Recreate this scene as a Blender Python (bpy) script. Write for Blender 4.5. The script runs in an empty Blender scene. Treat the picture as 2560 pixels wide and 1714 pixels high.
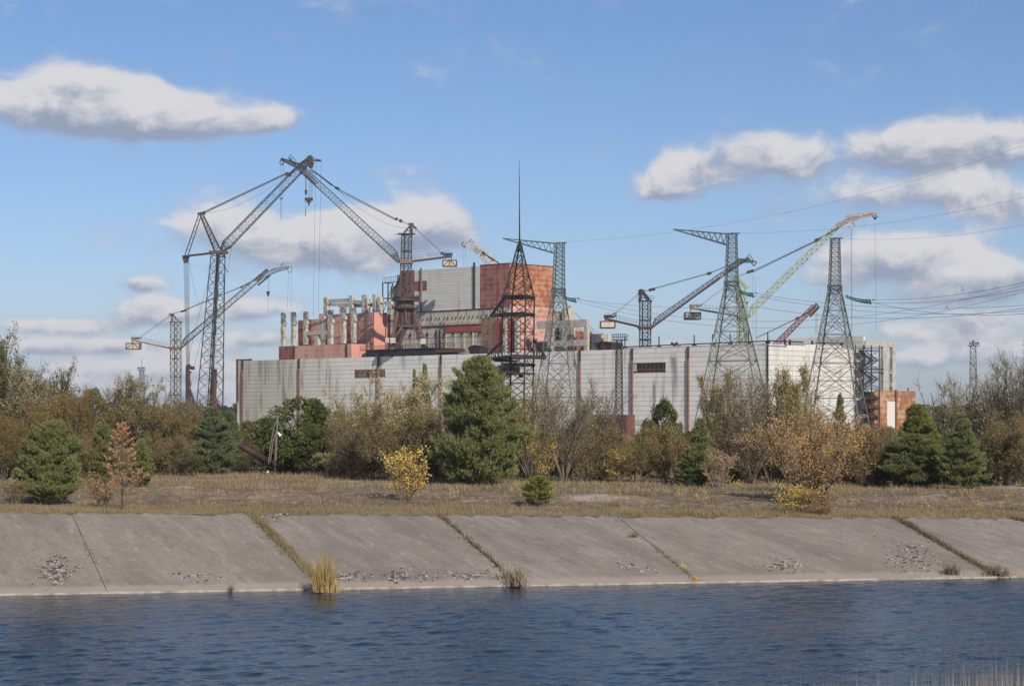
import bpy, math, random
import numpy as np
from mathutils import Vector
R = math.radians
random.seed(7); rng = np.random.default_rng(7)
sc = bpy.context.scene
C = sc.collection
# ------------------------------------------------------------ camera, sky, sun
F = 5000.0; HY = 1040.0; CZ = 10.5
cam = bpy.data.cameras.new('camera'); co = bpy.data.objects.new('camera', cam); C.objects.link(co)
co.location = (0, 0, CZ); co.rotation_euler = (R(90), 0, 0)
cam.sensor_width = 36; cam.lens = F/2560*36; cam.shift_y = (HY-857)/2560
cam.clip_start = 0.5; cam.clip_end = 20000
sc.camera = co
SUN_EL, SUN_AZ = R(31), R(156)                      # azimuth clockwise from +Y
sl = bpy.data.lights.new('sun', 'SUN'); sl.energy = 4.7; sl.angle = R(0.55); sl.color = (1.0, 0.94, 0.84)
so = bpy.data.objects.new('sun', sl); C.objects.link(so)
sdir = Vector((math.sin(SUN_AZ)*math.cos(SUN_EL), math.cos(SUN_AZ)*math.cos(SUN_EL), math.sin(SUN_EL)))
so.rotation_euler = sdir.to_track_quat('Z', 'Y').to_euler(); so.location = (60, -60, 80)
sc.view_settings.view_transform = 'Standard'; sc.view_settings.look = 'None'
sc.view_settings.exposure = 0.0; sc.view_settings.gamma = 1.0
sc.view_settings.use_curve_mapping = False

class NT:
    def __init__(s, nt): s.nt = nt
    def n(s, t, **k):
        o = s.nt.nodes.new(t)
        for a, v in k.items(): setattr(o, a, v)
        return o
    def link(s, a, b): s.nt.links.new(a, b)
    def put(s, sock, v):
        if isinstance(v, bpy.types.NodeSocket): s.link(v, sock)
        else: sock.default_value = v
    def m(s, op, a, b=None, c=None):
        o = s.n('ShaderNodeMath', operation=op); s.put(o.inputs[0], a)
        if b is not None: s.put(o.inputs[1], b)
        if c is not None: s.put(o.inputs[2], c)
        return o.outputs[0]
    def vm(s, op, a, b=None):
        o = s.n('ShaderNodeVectorMath', operation=op); s.put(o.inputs[0], a)
        if b is not None: s.put(o.inputs[1], b)
        return o.outputs[0]
    def noise(s, vec, scale, detail=4, rough=0.55, dist=0.0):
        o = s.n('ShaderNodeTexNoise'); s.put(o.inputs['Vector'], vec); s.put(o.inputs['Scale'], scale)
        o.inputs['Detail'].default_value = detail; o.inputs['Roughness'].default_value = rough
        o.inputs['Distortion'].default_value = dist
        return o.outputs['Fac']
    def ramp(s, v, a, b):                            # smooth step a..b
        o = s.n('ShaderNodeMapRange', interpolation_type='SMOOTHSTEP'); s.put(o.inputs[0], v)
        o.inputs[1].default_value = a; o.inputs[2].default_value = b
        return o.outputs[0]
    def mix(s, f, a, b):
        o = s.n('ShaderNodeMix', data_type='RGBA'); s.put(o.inputs[0], f)
        for i, v in ((6, a), (7, b)):
            if isinstance(v, (tuple, list)): v = (*v[:3], 1)
            s.put(o.inputs[i], v)
        return o.outputs[2]
    def xyz(s, x, y, z):
        o = s.n('ShaderNodeCombineXYZ'); s.put(o.inputs[0], x); s.put(o.inputs[1], y); s.put(o.inputs[2], z); return o.outputs[0]

def build_world():
    w = bpy.data.worlds.new('World'); sc.world = w; w.use_nodes = True
    nt = w.node_tree; nt.nodes.clear(); N = NT(nt)
    sky = N.n('ShaderNodeTexSky'); sky.sky_type = 'NISHITA'; sky.sun_disc = False
    sky.sun_elevation = SUN_EL; sky.sun_rotation = SUN_AZ
    sky.altitude = 100; sky.air_density = 1.0; sky.dust_density = 0.7; sky.ozone_density = 2.6
    tc = N.n('ShaderNodeTexCoord'); d = tc.outputs['Generated']
    sp = N.n('ShaderNodeSeparateXYZ'); N.link(d, sp.inputs[0])
    x, y, z = sp.outputs
    az = N.m('ARCTAN2', x, y); el = N.m('ARCSINE', z)
    # cumulus: (px, py, rx, ry, weight)
    B = [(90,276,160,56,1.0),(215,250,105,56,.9),(330,270,140,58,1.0),(440,298,120,46,.95),(300,322,230,30,.6),(560,312,90,28,.6),(690,300,75,38,.9),
         (560,560,105,50,.8),(820,600,130,58,.9),(1010,575,140,55,1.0),(1110,560,80,50,.95),(900,660,220,26,.5),(660,610,110,40,.62),
         (1650,475,70,30,.7),(1730,430,110,42,.9),(1880,385,130,50,1.02),(2010,410,70,36,.75),
         (2230,385,110,48,.95),(2360,380,110,50,1.0),(2500,375,110,48,1.0),(2250,490,190,36,.55),(2440,490,130,40,.66),(2520,545,120,40,.66),
         (2200,650,150,46,.95),(2320,640,120,48,.95),(2100,700,110,30,.6),(2420,700,110,30,.6),(2520,700,120,55,.95),(2350,745,190,24,.55),
         (360,715,55,18,.75),(160,822,150,20,.85),(100,872,170,16,.85),(300,868,120,14,.8),(400,790,100,26,.85),(380,762,60,14,.7),(610,775,100,26,.92),(640,850,140,22,.9),(470,880,90,14,.7),
         (270,925,170,22,.85),(560,930,180,20,.85),(120,960,160,18,.75),(420,985,260,22,.9),(560,1020,200,14,.8),(2380,830,170,26,.72),(2300,900,170,22,.66),(2520,880,100,30,.75),(2480,800,120,20,.6),(1050,425,90,20,.36),(760,370,30,10,.4),(1640,870,260,18,.3)]
    tot = None; hsum = None
    for px, py, rx, ry, wt in B:
        if py > 700: wt *= 1.22; ry *= 1.12
        a0 = math.atan((px-1280)/F); e0 = math.atan((HY-py)/F)
        da = N.m('MULTIPLY_ADD', az, F/rx, -a0*F/rx); de = N.m('MULTIPLY_ADD', el, F/ry, -e0*F/ry)
        q = N.m('MULTIPLY_ADD', da, da, N.m('MULTIPLY', de, de))
        g_ = N.m('MULTIPLY', N.m('EXPONENT', N.m('MULTIPLY', q, -0.8)), wt*1.08)
        h_ = N.m('MULTIPLY', g_, de)
        tot = g_ if tot is None else N.m('ADD', tot, g_); hsum = h_ if hsum is None else N.m('ADD', hsum, h_)
    rel = N.m('DIVIDE', hsum, N.m('MAXIMUM', tot, .02))
    tot = N.m('MINIMUM', tot, 1.1)
    v = N.xyz(x, y, N.m('MULTIPLY', z, 1.55))
    big = N.ramp(N.noise(N.xyz(x, y, N.m('MULTIPLY', z, 2.4)), 6.0, 4, .5), .52, .66)
    aw = N.m('MAXIMUM', N.ramp(N.m('ABSOLUTE', az), .27, .36), N.ramp(z, .24, .34))
    tot = N.m('ADD', tot, N.m('MULTIPLY', N.m('MULTIPLY', big, aw), .8))
    fb = N.noise(v, 30, 9, .60, .35); fb2 = N.noise(v, 11, 3, .5)
    f0 = N.m('ADD', tot, N.m('ADD', N.m('MULTIPLY_ADD', fb, 1.9, -.95), N.m('MULTIPLY_ADD', fb2, 1.0, -.5)))
    mask = N.m('MULTIPLY', N.ramp(f0, .08, .92), .96)
    # sunlit crowns, grey flat bases, soft billows
    bil = N.noise(N.vm('ADD', v, (.004, .004, .010)), 30, 9, .60, .35)
    lum = N.m('ADD', rel, N.m('ADD', N.m('MULTIPLY_ADD', fb, 2.0, -1.0), N.m('MULTIPLY', N.m('SUBTRACT', fb, bil), 2.2)))
    lit = N.mix(N.ramp(lum, -.95, .45), (.33, .385, .51), (.79, .775, .785))
    lit = N.mix(N.ramp(f0, .15, .75), (.42, .50, .68), lit)
    bgs = N.n('ShaderNodeBackground'); 
    skc = N.vm('MULTIPLY', sky.outputs[0], N.mix(N.ramp(z, .20, -.01), (.70, .80, 1.0), (.82, .87, 1.13)))
    N.link(skc, bgs.inputs[0]); bgs.inputs[1].default_value = 0.100
    bgc = N.n('ShaderNodeBackground'); N.link(lit, bgc.inputs[0]); bgc.inputs[1].default_value = 0.92
    ms = N.n('ShaderNodeMixShader'); N.link(mask, ms.inputs[0]); N.link(bgs.outputs[0], ms.inputs[1]); N.link(bgc.outputs[0], ms.inputs[2])
    out = N.n('ShaderNodeOutputWorld'); N.link(ms.outputs[0], out.inputs[0])
    w.cycles.sampling_method = 'MANUAL'; w.cycles.sample_map_resolution = 512
build_world()

# ------------------------------------------------------------ measuring helpers
def P(px, py, D): return np.array([(px-1280)/F*D, D, CZ+(HY-py)/F*D])
GP = 2.9                                              # ground height at the plant
cA = np.array([.979, .204]); mA = np.array([-.204, .979]); OA = np.array([-30.0, 117.4])
def ab(x, y): v = np.array([x, y]) - OA; return v @ cA, v @ mA
def bank_top(a): return 4.03 - 1.09*np.clip(a/70, -.2, 1.3)
def vnoise(x, y, s, seed=0):
    return (np.sin(x*s+seed)*np.cos(y*s*1.3+seed*2.1)+.5*np.sin(x*s*2.3+y*s*1.9+seed)+.3*np.cos(x*s*4.1-y*s*3.7+seed*3))/1.8
BW = 18.0
def gz(x, y):
    x = np.asarray(x, float); y = np.asarray(y, float)
    a = (x-OA[0])*cA[0]+(y-OA[1])*cA[1]; b = (x-OA[0])*mA[0]+(y-OA[1])*mA[1]
    T = bank_top(a)
    slope = .12 + (T-.12)*np.clip(b/BW, 0, 1) - .16
    k = np.clip((b-BW)/8, 0, 1)
    bump = .20*vnoise(x, y, .21)+.14*vnoise(x, y, .55, 3)+.06*vnoise(x, y, 1.7, 5)
    mound = .48*np.exp(-((b-46)/8)**2)+.5*np.exp(-((x+28.4)/4)**2-((y-172)/4)**2)+.3*np.exp(-((x-7)/6)**2-((y-168)/4)**2)+.4*np.exp(-((x+18)/4)**2-((y-176)/4)**2)
    far = np.clip((b-120)/200, 0, 1); far = far*far*(3-2*far)
    g = T + k*(bump+mound)*(1-far) ; g = g*(1-far)+(GP+0*T)*far
    g = np.where(b < BW, slope, g)
    return np.where(b < -.5, -2.5, g)
def ground_at(px, py):
    D = 180.0; u = (px-1280)/F
    for _ in range(40):
        z = float(gz(u*D, D)); D = .5*D+.5*(CZ-z)/((py-HY)/F)
    return np.array([u*D, D, float(gz(u*D, D))])
def on_ground(px, D): x = (px-1280)/F*D; return np.array([x, D, float(gz(x, D))])
# the plant's own axes: s along the long front, t away from the canal
A0 = np.array([-126.6, 924.0]); EX = np.array([.7237, -.6901]); EN = np.array([.6901, .7237]); PHI = math.atan2(EX[1], EX[0])
def S(px, t): u = (px-1280)/F; return (u*(A0[1]+t*EN[1])-A0[0]-t*EN[0])/(EX[0]-u*EX[1])
def T_(px, s): u = (px-1280)/F; return (u*(A0[1]+s*EX[1])-A0[0]-s*EX[0])/(EN[0]-u*EN[1])
def Wp(s, t, z=GP): p = A0+s*EX+t*EN; return np.array([p[0], p[1], z])
def Z(px, py, t): s = S(px, t); return CZ+(HY-py)/F*Wp(s, t)[1]
def Zs(py, s, t): return CZ+(HY-py)/F*Wp(s, t)[1]

# ------------------------------------------------------------ materials
MATS = {}
def new_mat(name):
    m = bpy.data.materials.new(name); m.use_nodes = True; m.node_tree.nodes.clear()
    N = NT(m.node_tree); out = N.n('ShaderNodeOutputMaterial'); MATS[name] = m
    return m, N, out
def bsdf(N, out, col, rough=.8, metal=0, bump=None, bstr=.3, bdist=.05, spec=.3):
    b = N.n('ShaderNodeBsdfPrincipled'); N.put(b.inputs['Base Color'], (*col, 1) if isinstance(col, tuple) else col)
    N.put(b.inputs['Roughness'], rough); b.inputs['Metallic'].default_value = metal
    b.inputs['Specular IOR Level'].default_value = spec
    if bump is not None:
        bn = N.n('ShaderNodeBump'); bn.inputs['Strength'].default_value = bstr; bn.inputs['Distance'].default_value = bdist
        N.link(bump, bn.inputs['Height']); N.link(bn.outputs[0], b.inputs['Normal'])
    N.link(b.outputs[0], out.inputs[0]); return b
def pos(N, stretch=(1, 1, 1)):
    g = N.n('ShaderNodeNewGeometry'); return N.vm('MULTIPLY', g.outputs['Position'], stretch)
def simple(name, c1, c2=None, scale=.5, stretch=(1, 1, 1), rough=.8, lo=.4, hi=.65, c3=None, s3=2.0, metal=0, st3=None, lo3=.55, hi3=.7, var=0.0):
    m, N, out = new_mat(name); p = pos(N, stretch)
    col = (*c1, 1)
    if c2 is not None: col = N.mix(N.ramp(N.noise(p, scale, 6, .62), lo, hi), c1, c2)
    if c3 is not None: col = N.mix(N.ramp(N.noise(pos(N, st3 or stretch), s3, 6, .65), lo3, hi3), col, c3)
    if var:
        r = N.m('ADD', N.n('ShaderNodeObjectInfo').outputs['Random'], N.n('ShaderNodeNewGeometry').outputs['Random Per Island'])
        r = N.m('FRACT', N.m('MULTIPLY', r, 7.31))
        f = N.m('MULTIPLY_ADD', r, var, 1-var/2)
        col = N.vm('MULTIPLY', col if isinstance(col, bpy.types.NodeSocket) else c1, N.xyz(f, f, f))
    bsdf(N, out, col if isinstance(col, bpy.types.NodeSocket) else c1, rough, metal)
    return m
# pale wall panels with streaks of dirt, greener and browner at the left end
def panel_mat(name, base, streak=.5):
    m, N, out = new_mat(name)
    r = N.m('ADD', N.n('ShaderNodeObjectInfo').outputs['Random'], N.n('ShaderNodeNewGeometry').outputs['Random Per Island'])
    r = N.m('FRACT', N.m('MULTIPLY', r, 5.77))
    f = N.m('MULTIPLY_ADD', r, .13, .93)
    col = N.vm('MULTIPLY', base, N.xyz(f, f, N.m('MULTIPLY_ADD', f, .9, .1)))
    g = N.n('ShaderNodeNewGeometry'); sp = N.n('ShaderNodeSeparateXYZ'); N.link(g.outputs['Position'], sp.inputs[0])
    left = N.ramp(sp.outputs[0], -60, -118)
    col = N.mix(N.m('MULTIPLY', left, .8), col, (.44, .41, .32))
    big = N.noise(pos(N, (.10, .10, .06)), 1.0, 3, .5)
    stre = N.noise(pos(N, (.34, .34, .035)), 1.0, 5, .62)
    k = N.m('MULTIPLY', N.ramp(stre, .46, .68), N.ramp(N.m('MULTIPLY_ADD', left, .16, N.m('MULTIPLY_ADD', r, .07, big)), .47, .66))
    col = N.mix(N.m('MULTIPLY', k, streak), col, (.22, .215, .19))
    st2 = N.noise(pos(N, (.8, .8, .05)), 1.3, 5, .6)
    k2 = N.m('MULTIPLY', N.ramp(st2, .60, .74), N.ramp(N.noise(pos(N, (.09, .09, .09)), 1.0, 2), .5, .66))
    col = N.mix(N.m('MULTIPLY', k2, .55), col, (.27, .15, .085))
    fine = N.noise(pos(N, (.5, .5, .5)), 2.0, 6, .6)
    col = N.mix(N.ramp(fine, .3, .8), N.vm('MULTIPLY', col, (.94, .94, .93)), N.vm('MULTIPLY', col, (1.05, 1.05, 1.05)))
    bsdf(N, out, col, .85)
    return m
panel_mat('panel', (.72, .70, .645), .9)
panel_mat('panel_clean', (.60, .58, .53), .4)
simple('seam', (.13, .12, .11), (.20, .18, .16), .3)
simple('parapet', (.50, .46, .40), (.42, .30, .22), .15, rough=.9)
# peeling red facade: paint over rusty blockwork
def facade(name, paint, paint2, rust, amt=.5, cell=2.2, strength=.8):
    m, N, out = new_mat(name)
    base = N.mix(N.ramp(N.noise(pos(N, (.1, .1, .1)), 1, 3), .35, .65), paint, paint2)
    # rows and bays where rust has come through
    g = N.n('ShaderNodeNewGeometry'); sp = N.n('ShaderNodeSeparateXYZ'); N.link(g.outputs['Position'], sp.inputs[0])
    row = N.m('SINE', N.m('MULTIPLY', sp.outputs[2], 2*math.pi/cell))
    hor = N.m('MULTIPLY', N.m('SUBTRACT', sp.outputs[0], sp.outputs[1]), 2*math.pi/5.2)
    bay = N.m('SINE', hor)
    n1 = N.noise(pos(N, (.35, .35, .35)), 1, 7, .7)
    v = N.m('ADD', n1, N.m('MULTIPLY', row, .045)); v = N.m('ADD', v, N.m('MULTIPLY', bay, .05))
    k = N.ramp(v, .60-amt*.2, .74-amt*.2)
    col = N.mix(N.m('MULTIPLY', k, strength), base, rust)
    st = N.noise(pos(N, (1.1, 1.1, .06)), 1, 5, .6)
    col = N.mix(N.m('MULTIPLY', N.ramp(st, .55, .72), .5), col, rust)
    bsdf(N, out, col, .9, bump=n1, bstr=.4, bdist=.2)
    return m
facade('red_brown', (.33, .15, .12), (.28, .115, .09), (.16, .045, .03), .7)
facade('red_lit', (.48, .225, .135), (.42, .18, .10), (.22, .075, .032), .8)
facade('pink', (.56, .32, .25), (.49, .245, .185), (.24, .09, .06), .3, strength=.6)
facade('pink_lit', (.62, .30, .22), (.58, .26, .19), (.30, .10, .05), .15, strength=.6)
facade('pale_pink', (.58, .36, .30), (.52, .29, .23), (.34, .14, .09), .5)
facade('brick_red', (.30, .11, .085), (.25, .09, .07), (.13, .04, .03), .7, 1.3)
facade('brown_block', (.26, .17, .10), (.22, .14, .085), (.10, .05, .03), .6, 1.6)
facade('scarlet', (.34, .075, .06), (.27, .06, .05), (.24, .055, .04), .1)
facade('rust_box', (.40, .20, .10), (.46, .31, .20), (.23, .075, .02), .9)
simple('concrete', (.50, .455, .37), (.37, .33, .27), .35, (1, 1, .4), .9, c3=(.17, .125, .085), s3=.5, st3=(1, 1, .15), lo3=.50, hi3=.68)
simple('concrete_old', (.46, .43, .36), (.20, .18, .15), .7, (1, 1, .6), .9, .45, .62)
simple('concrete_beam', (.44, .41, .35), (.33, .30, .25), .5, rough=.9)
simple('counterweight', (.50, .42, .32), (.42, .30, .20), .35, (1, 1, .3), .9)
simple('counterweight_grey', (.46, .44, .40), (.30, .26, .22), .4, (1, 1, .3), .9)
simple('rust', (.15, .065, .045), (.09, .04, .03), .6, rough=.85)
simple('rust_pipe', (.22, .11, .08), (.15, .08, .065), .5, rough=.8)
simple('rust_dark', (.035, .022, .022), (.065, .032, .028), .5, rough=.8)
simple('black_steel', (.022, .022, .024), (.05, .035, .03), .4, rough=.6)
simple('crane_rust', (.11, .06, .05), (.065, .042, .04), .35, rough=.75)
simple('crane_grey', (.05, .055, .062), (.07, .055, .05), .3, rough=.7)
simple('crane_dark', (.024, .038, .04), (.05, .04, .038), .3, rough=.7)
simple('crane_tan', (.19, .16, .115), (.13, .085, .06), .3, rough=.7)
simple('crane_greygreen', (.15, .175, .16), (.12, .11, .10), .3, rough=.7)
simple('crane_green', (.27, .32, .17), (.22, .22, .11), .25, rough=.65)
simple('crane_mint', (.30, .35, .25), (.24, .25, .18), .25, rough=.65)
simple('crane_white', (.50, .45, .34), (.28, .20, .13), .4, rough=.7)
simple('crane_red', (.19, .07, .062), (.12, .055, .05), .3, rough=.7)
simple('crane_orange', (.30, .19, .14), (.40, .37, .29), .35, rough=.7)
simple('pylon_black', (.016, .014, .015), (.032, .024, .022), .3, rough=.7)
simple('pylon_green', (.045, .085, .08), (.075, .085, .075), .25, rough=.6)
simple('pylon_grey', (.105, .11, .10), (.065, .065, .058), .25, rough=.6)
simple('insulator', (.03, .13, .085), (.02, .09, .06), 1, rough=.25)
simple('rope', (.06, .06, .065), rough=.6)
simple('wire', (.16, .19, .25), rough=.5)
simple('recess_shade', (.02, .02, .022), rough=.25)  # dark tone standing in for the shade behind wall openings
simple('white_paint', (.75, .75, .72), rough=.7)
simple('green_paint', (.42, .55, .38), (.36, .48, .33), .4)
simple('rust_white', (.62, .58, .50), (.50, .36, .26), .3, (1, 1, .3), lo=.55, hi=.75)
simple('wood_grey', (.17, .15, .13), (.11, .095, .08), 2, (4, 4, .3))
simple('lamp_white', (.70, .70, .72), rough=.5)
# ------------------------------------------------------------ object helpers
def mesh_from(verts, faces_or_loops, name='mesh', fsize=None):
    me = bpy.data.meshes.new(name)
    v = np.asarray(verts, np.float32).reshape(-1, 3)
    f = np.asarray(faces_or_loops, np.int32).reshape(-1, fsize)
    me.vertices.add(len(v)); me.vertices.foreach_set('co', v.ravel())
    me.loops.add(f.size); me.loops.foreach_set('vertex_index', f.ravel())
    me.polygons.add(len(f)); me.polygons.foreach_set('loop_start', np.arange(0, f.size, fsize, dtype=np.int32))
    me.update(calc_edges=True); me.shade_flat()
    return me
def link(name, data, mats=None, parent=None, loc=None, **props):
    o = bpy.data.objects.new(name, data); C.objects.link(o)
    if data is not None and mats:
        for m in (mats if isinstance(mats, (list, tuple)) else [mats]): data.materials.append(MATS[m])
    if parent: o.parent = parent
    if loc is not None: o.location = loc
    for k, v in props.items(): o[k] = v
    return o
USED = set()
def thing(name, label, cat, loc=(0, 0, 0), rz=0, group=None):
    o = link(name, None); o.location = tuple(float(c) for c in loc); o.rotation_euler = (0, 0, rz)
    o['label'] = label; o['category'] = cat
    if group: o['group'] = group
    if label in USED and not group: print('DUPLABEL', label)
    USED.add(label); o.empty_display_size = .5
    return o
# bars: square prisms, all at once
def bars_mesh(segs, name='bars'):
    a = np.array([s[0] for s in segs], float); b = np.array([s[1] for s in segs], float); w = np.array([s[2] for s in segs], float)/2
    d = b-a; L = np.linalg.norm(d, axis=1, keepdims=True); L[L == 0] = 1; d = d/L
    ref = np.where(np.abs(d[:, 2:3]) > .9, np.array([[1., 0, 0]]), np.array([[0, 0, 1.]]))
    u = np.cross(d, ref); u /= np.linalg.norm(u, axis=1, keepdims=True); v = np.cross(d, u)
    w = w[:, None]; cs = [u+v, v-u, -u-v, u-v]
    V = np.stack([a+c*w for c in cs]+[b+c*w for c in cs], 1)
    Fq = np.array([[0, 1, 5, 4], [1, 2, 6, 5], [2, 3, 7, 6], [3, 0, 4, 7], [3, 2, 1, 0], [4, 5, 6, 7]])
    Fa = (Fq[None]+8*np.arange(len(segs))[:, None, None]).reshape(-1, 4)
    return mesh_from(V, Fa, name, 4)
def boxes_mesh(bs, name='box'):                      # (x0,x1,y0,y1,z0,z1)
    V = []; 
    for x0, x1, y0, y1, z0, z1 in bs:
        V += [(x0,y0,z0),(x1,y0,z0),(x1,y1,z0),(x0,y1,z0),(x0,y0,z1),(x1,y0,z1),(x1,y1,z1),(x0,y1,z1)]
    Fq = np.array([[3,2,1,0],[4,5,6,7],[0,1,5,4],[1,2,6,5],[2,3,7,6],[3,0,4,7]])
    return mesh_from(V, (Fq[None]+8*np.arange(len(bs))[:, None, None]).reshape(-1, 4), name, 4)
def off(segs, o): o = np.asarray(o, float); return [(np.asarray(p, float)-o, np.asarray(q, float)-o, w) for p, q, w in segs]
def tube_mesh(path, r, n=8, name='tube', caps=True):
    path = np.array(path, float); K = len(path); rr = np.full(K, r) if np.isscalar(r) else np.array(r, float)
    d = np.gradient(path, axis=0); d /= np.linalg.norm(d, axis=1, keepdims=True)
    ref = np.array([0, 1., 0]) if abs(d[0][1]) < .9 else np.array([1., 0, 0])
    u = np.cross(d, ref); u /= np.linalg.norm(u, axis=1, keepdims=True); v = np.cross(d, u)
    t = np.linspace(0, 2*np.pi, n, endpoint=False)
    V = path[:, None]+rr[:, None, None]*(u[:, None]*np.cos(t)[None, :, None]+v[:, None]*np.sin(t)[None, :, None])
    me = bpy.data.meshes.new(name); fs = []
    for i in range(K-1):
        for j in range(n): fs.append((i*n+j, i*n+(j+1) % n, (i+1)*n+(j+1) % n, (i+1)*n+j))
    if caps: fs.append(tuple(range(n))[::-1]); fs.append(tuple((K-1)*n+j for j in range(n)))
    me.from_pydata(V.reshape(-1, 3).tolist(), [], fs); me.update(); return me
def frame_of(d, hint):
    d = d/np.linalg.norm(d); u = np.cross(d, hint); u /= np.linalg.norm(u); v = np.cross(u, d); return d, u, v
def lattice(p0, p1, w0, w1, n, ch=.35, br=.18, rot=0, hint=(0, 1, 0), style='X', d0=None, d1=None, ring=True, pw=1.0):
    """square truss between p0 and p1; w = width in the picture plane, d = depth"""
    p0 = np.array(p0, float); p1 = np.array(p1, float); d, u, v = frame_of(p1-p0, np.array(hint, float))
    d0 = w0 if d0 is None else d0; d1 = w1 if d1 is None else d1
    cr, sr = math.cos(rot), math.sin(rot); segs = []; rings = []; br = br*.85; br0 = br
    for i in range(n+1):
        f = (i/n)**pw; c = p0+(p1-p0)*f; w = w0+(w1-w0)*f; dp = d0+(d1-d0)*f
        q = []
        for a, b in ((-1, -1), (1, -1), (1, 1), (-1, 1)):
            x, y = a*w/2, b*dp/2; q.append(c+u*(x*cr-y*sr)+v*(x*sr+y*cr))
        rings.append(q)
    for i in range(n):
        for k in range(4):
            k2 = (k+1) % 4
            segs.append((rings[i][k], rings[i+1][k], ch)); br = br0*(1 if k % 2 == 0 else .6)
            if ring: segs.append((rings[i+1][k], rings[i+1][k2], br))
            if style == 'X' or i % 2 == 0: segs.append((rings[i][k], rings[i+1][k2], br))
            if style == 'X' or i % 2 == 1: segs.append((rings[i][k2], rings[i+1][k], br))
    for k in range(4): segs.append((rings[0][k], rings[0][(k+1) % 4], br))
    return segs
def part(root, name, segs, mat, **k):
    return link(name, bars_mesh(off(segs, root['_o']), name), mat, root, **k)
def root_at(name, label, cat, o, group=None):
    r = thing(name, label, cat, o, 0, group); r['_o'] = [float(c) for c in o]; return r
def solid(root, name, bs, mat, **k):                  # boxes given in world axes
    o = root['_o']; return link(name, boxes_mesh([(x0-o[0], x1-o[0], y0-o[1], y1-o[1], z0-o[2], z1-o[2]) for x0, x1, y0, y1, z0, z1 in bs], name), mat, root, **k)
def pbox(px0, px1, py0, py1, D, dep):                 # block whose near face fills a pixel rectangle
    a = P(px0, py1, D); b = P(px1, py0, D); return (a[0], b[0], D, D+dep, a[2], b[2])
def sagline(p, q, sag, n=14):
    p = np.array(p); q = np.array(q); t = np.linspace(0, 1, n+1)[:, None]
    L = p*(1-t)+q*t; L[:, 2] -= (4*sag*t*(1-t))[:, 0]; return L
def line_segs(L, w): return [(L[i], L[i+1], w) for i in range(len(L)-1)]

# ------------------------------------------------------------ the setting: water, banks, ground
def grid_mesh(xs, ys, fz, name, xf=None):
    Xg, Yg = np.meshgrid(xs, ys); 
    if xf: WX, WY = xf(Xg, Yg)
    else: WX, WY = Xg, Yg
    V = np.stack([WX, WY, fz(WX, WY)], -1).reshape(-1, 3); nx, ny = len(xs), len(ys)
    i = np.arange(ny-1)[:, None]*nx+np.arange(nx-1)[None]
    return mesh_from(V, np.stack([i, i+1, i+nx+1, i+nx], -1).reshape(-1, 4), name, 4)
def abw(a, b): return OA[0]+a*cA[0]+b*mA[0], OA[1]+a*cA[1]+b*mA[1]
g1 = 75*1.12**np.arange(1, 42)
la = np.concatenate([-g1[::-1], np.linspace(-75, 145, 340), 145+g1-75])
lb = np.concatenate([np.linspace(BW-.25, 130, 230), 130+3*1.13**np.arange(1, 46)])
lb = lb[lb < 7500]
def mat_ground():
    m, N, out = new_mat('ground')
    n1 = N.noise(pos(N, (.12, .12, .5)), 1, 5, .6); n2 = N.noise(pos(N, (1.2, .5, 1)), 1.6, 7, .68); n3 = N.noise(pos(N, (.045, .10, 1)), 1, 4, .6, .5)
    col = N.mix(N.ramp(n2, .35, .68), (.12, .088, .058), (.24, .18, .118))
    col = N.mix(N.ramp(n1, .45, .62), col, N.mix(N.ramp(n2, .35, .7), (.17, .125, .075), (.33, .245, .145)))
    col = N.mix(N.m('MULTIPLY', N.ramp(n3, .60, .70), .8), col, (.42, .345, .265))
    # the sandy scar left of the joint
    g = N.n('ShaderNodeNewGeometry'); 
    for (px, py, rx, ry) in ((440, 1226, 3.6, 4.0), (1480, 1240, 3.5, 3), (740, 1228, 4, 3)):
        c = ground_at(px, py); d = N.vm('MULTIPLY', N.vm('SUBTRACT', g.outputs['Position'], (c[0], c[1], 0)), (1/rx, 1/ry, 0))
        ln = N.n('ShaderNodeVectorMath', operation='LENGTH'); N.link(d, ln.inputs[0])
        k = N.ramp(N.m('ADD', ln.outputs['Value'], N.m('MULTIPLY_ADD', n2, 2.4, -1.2)), 1.0, .35)
        col = N.mix(N.m('MULTIPLY', k, .6), col, (.50, .41, .32))
    bsdf(N, out, col, .95, bump=n2, bstr=.7, bdist=.18)
mat_ground()
link('ground', grid_mesh(la, lb, gz, 'ground', abw), 'ground', kind='structure')
simple('slope_earth', (.10, .08, .06), (.17, .13, .09), .8, rough=.95)
lbs = np.array([-.5, -.02, 0, BW*.33, BW*.66, BW+.02])
link('embankment_earth', grid_mesh(la, np.linspace(-.02, BW+.02, 6), lambda x, y: gz(x, y)-.02, 'embankment', abw), 'slope_earth', kind='structure')
EMB = bpy.data.objects['embankment_earth']; EMB.name = 'embankment'
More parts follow.
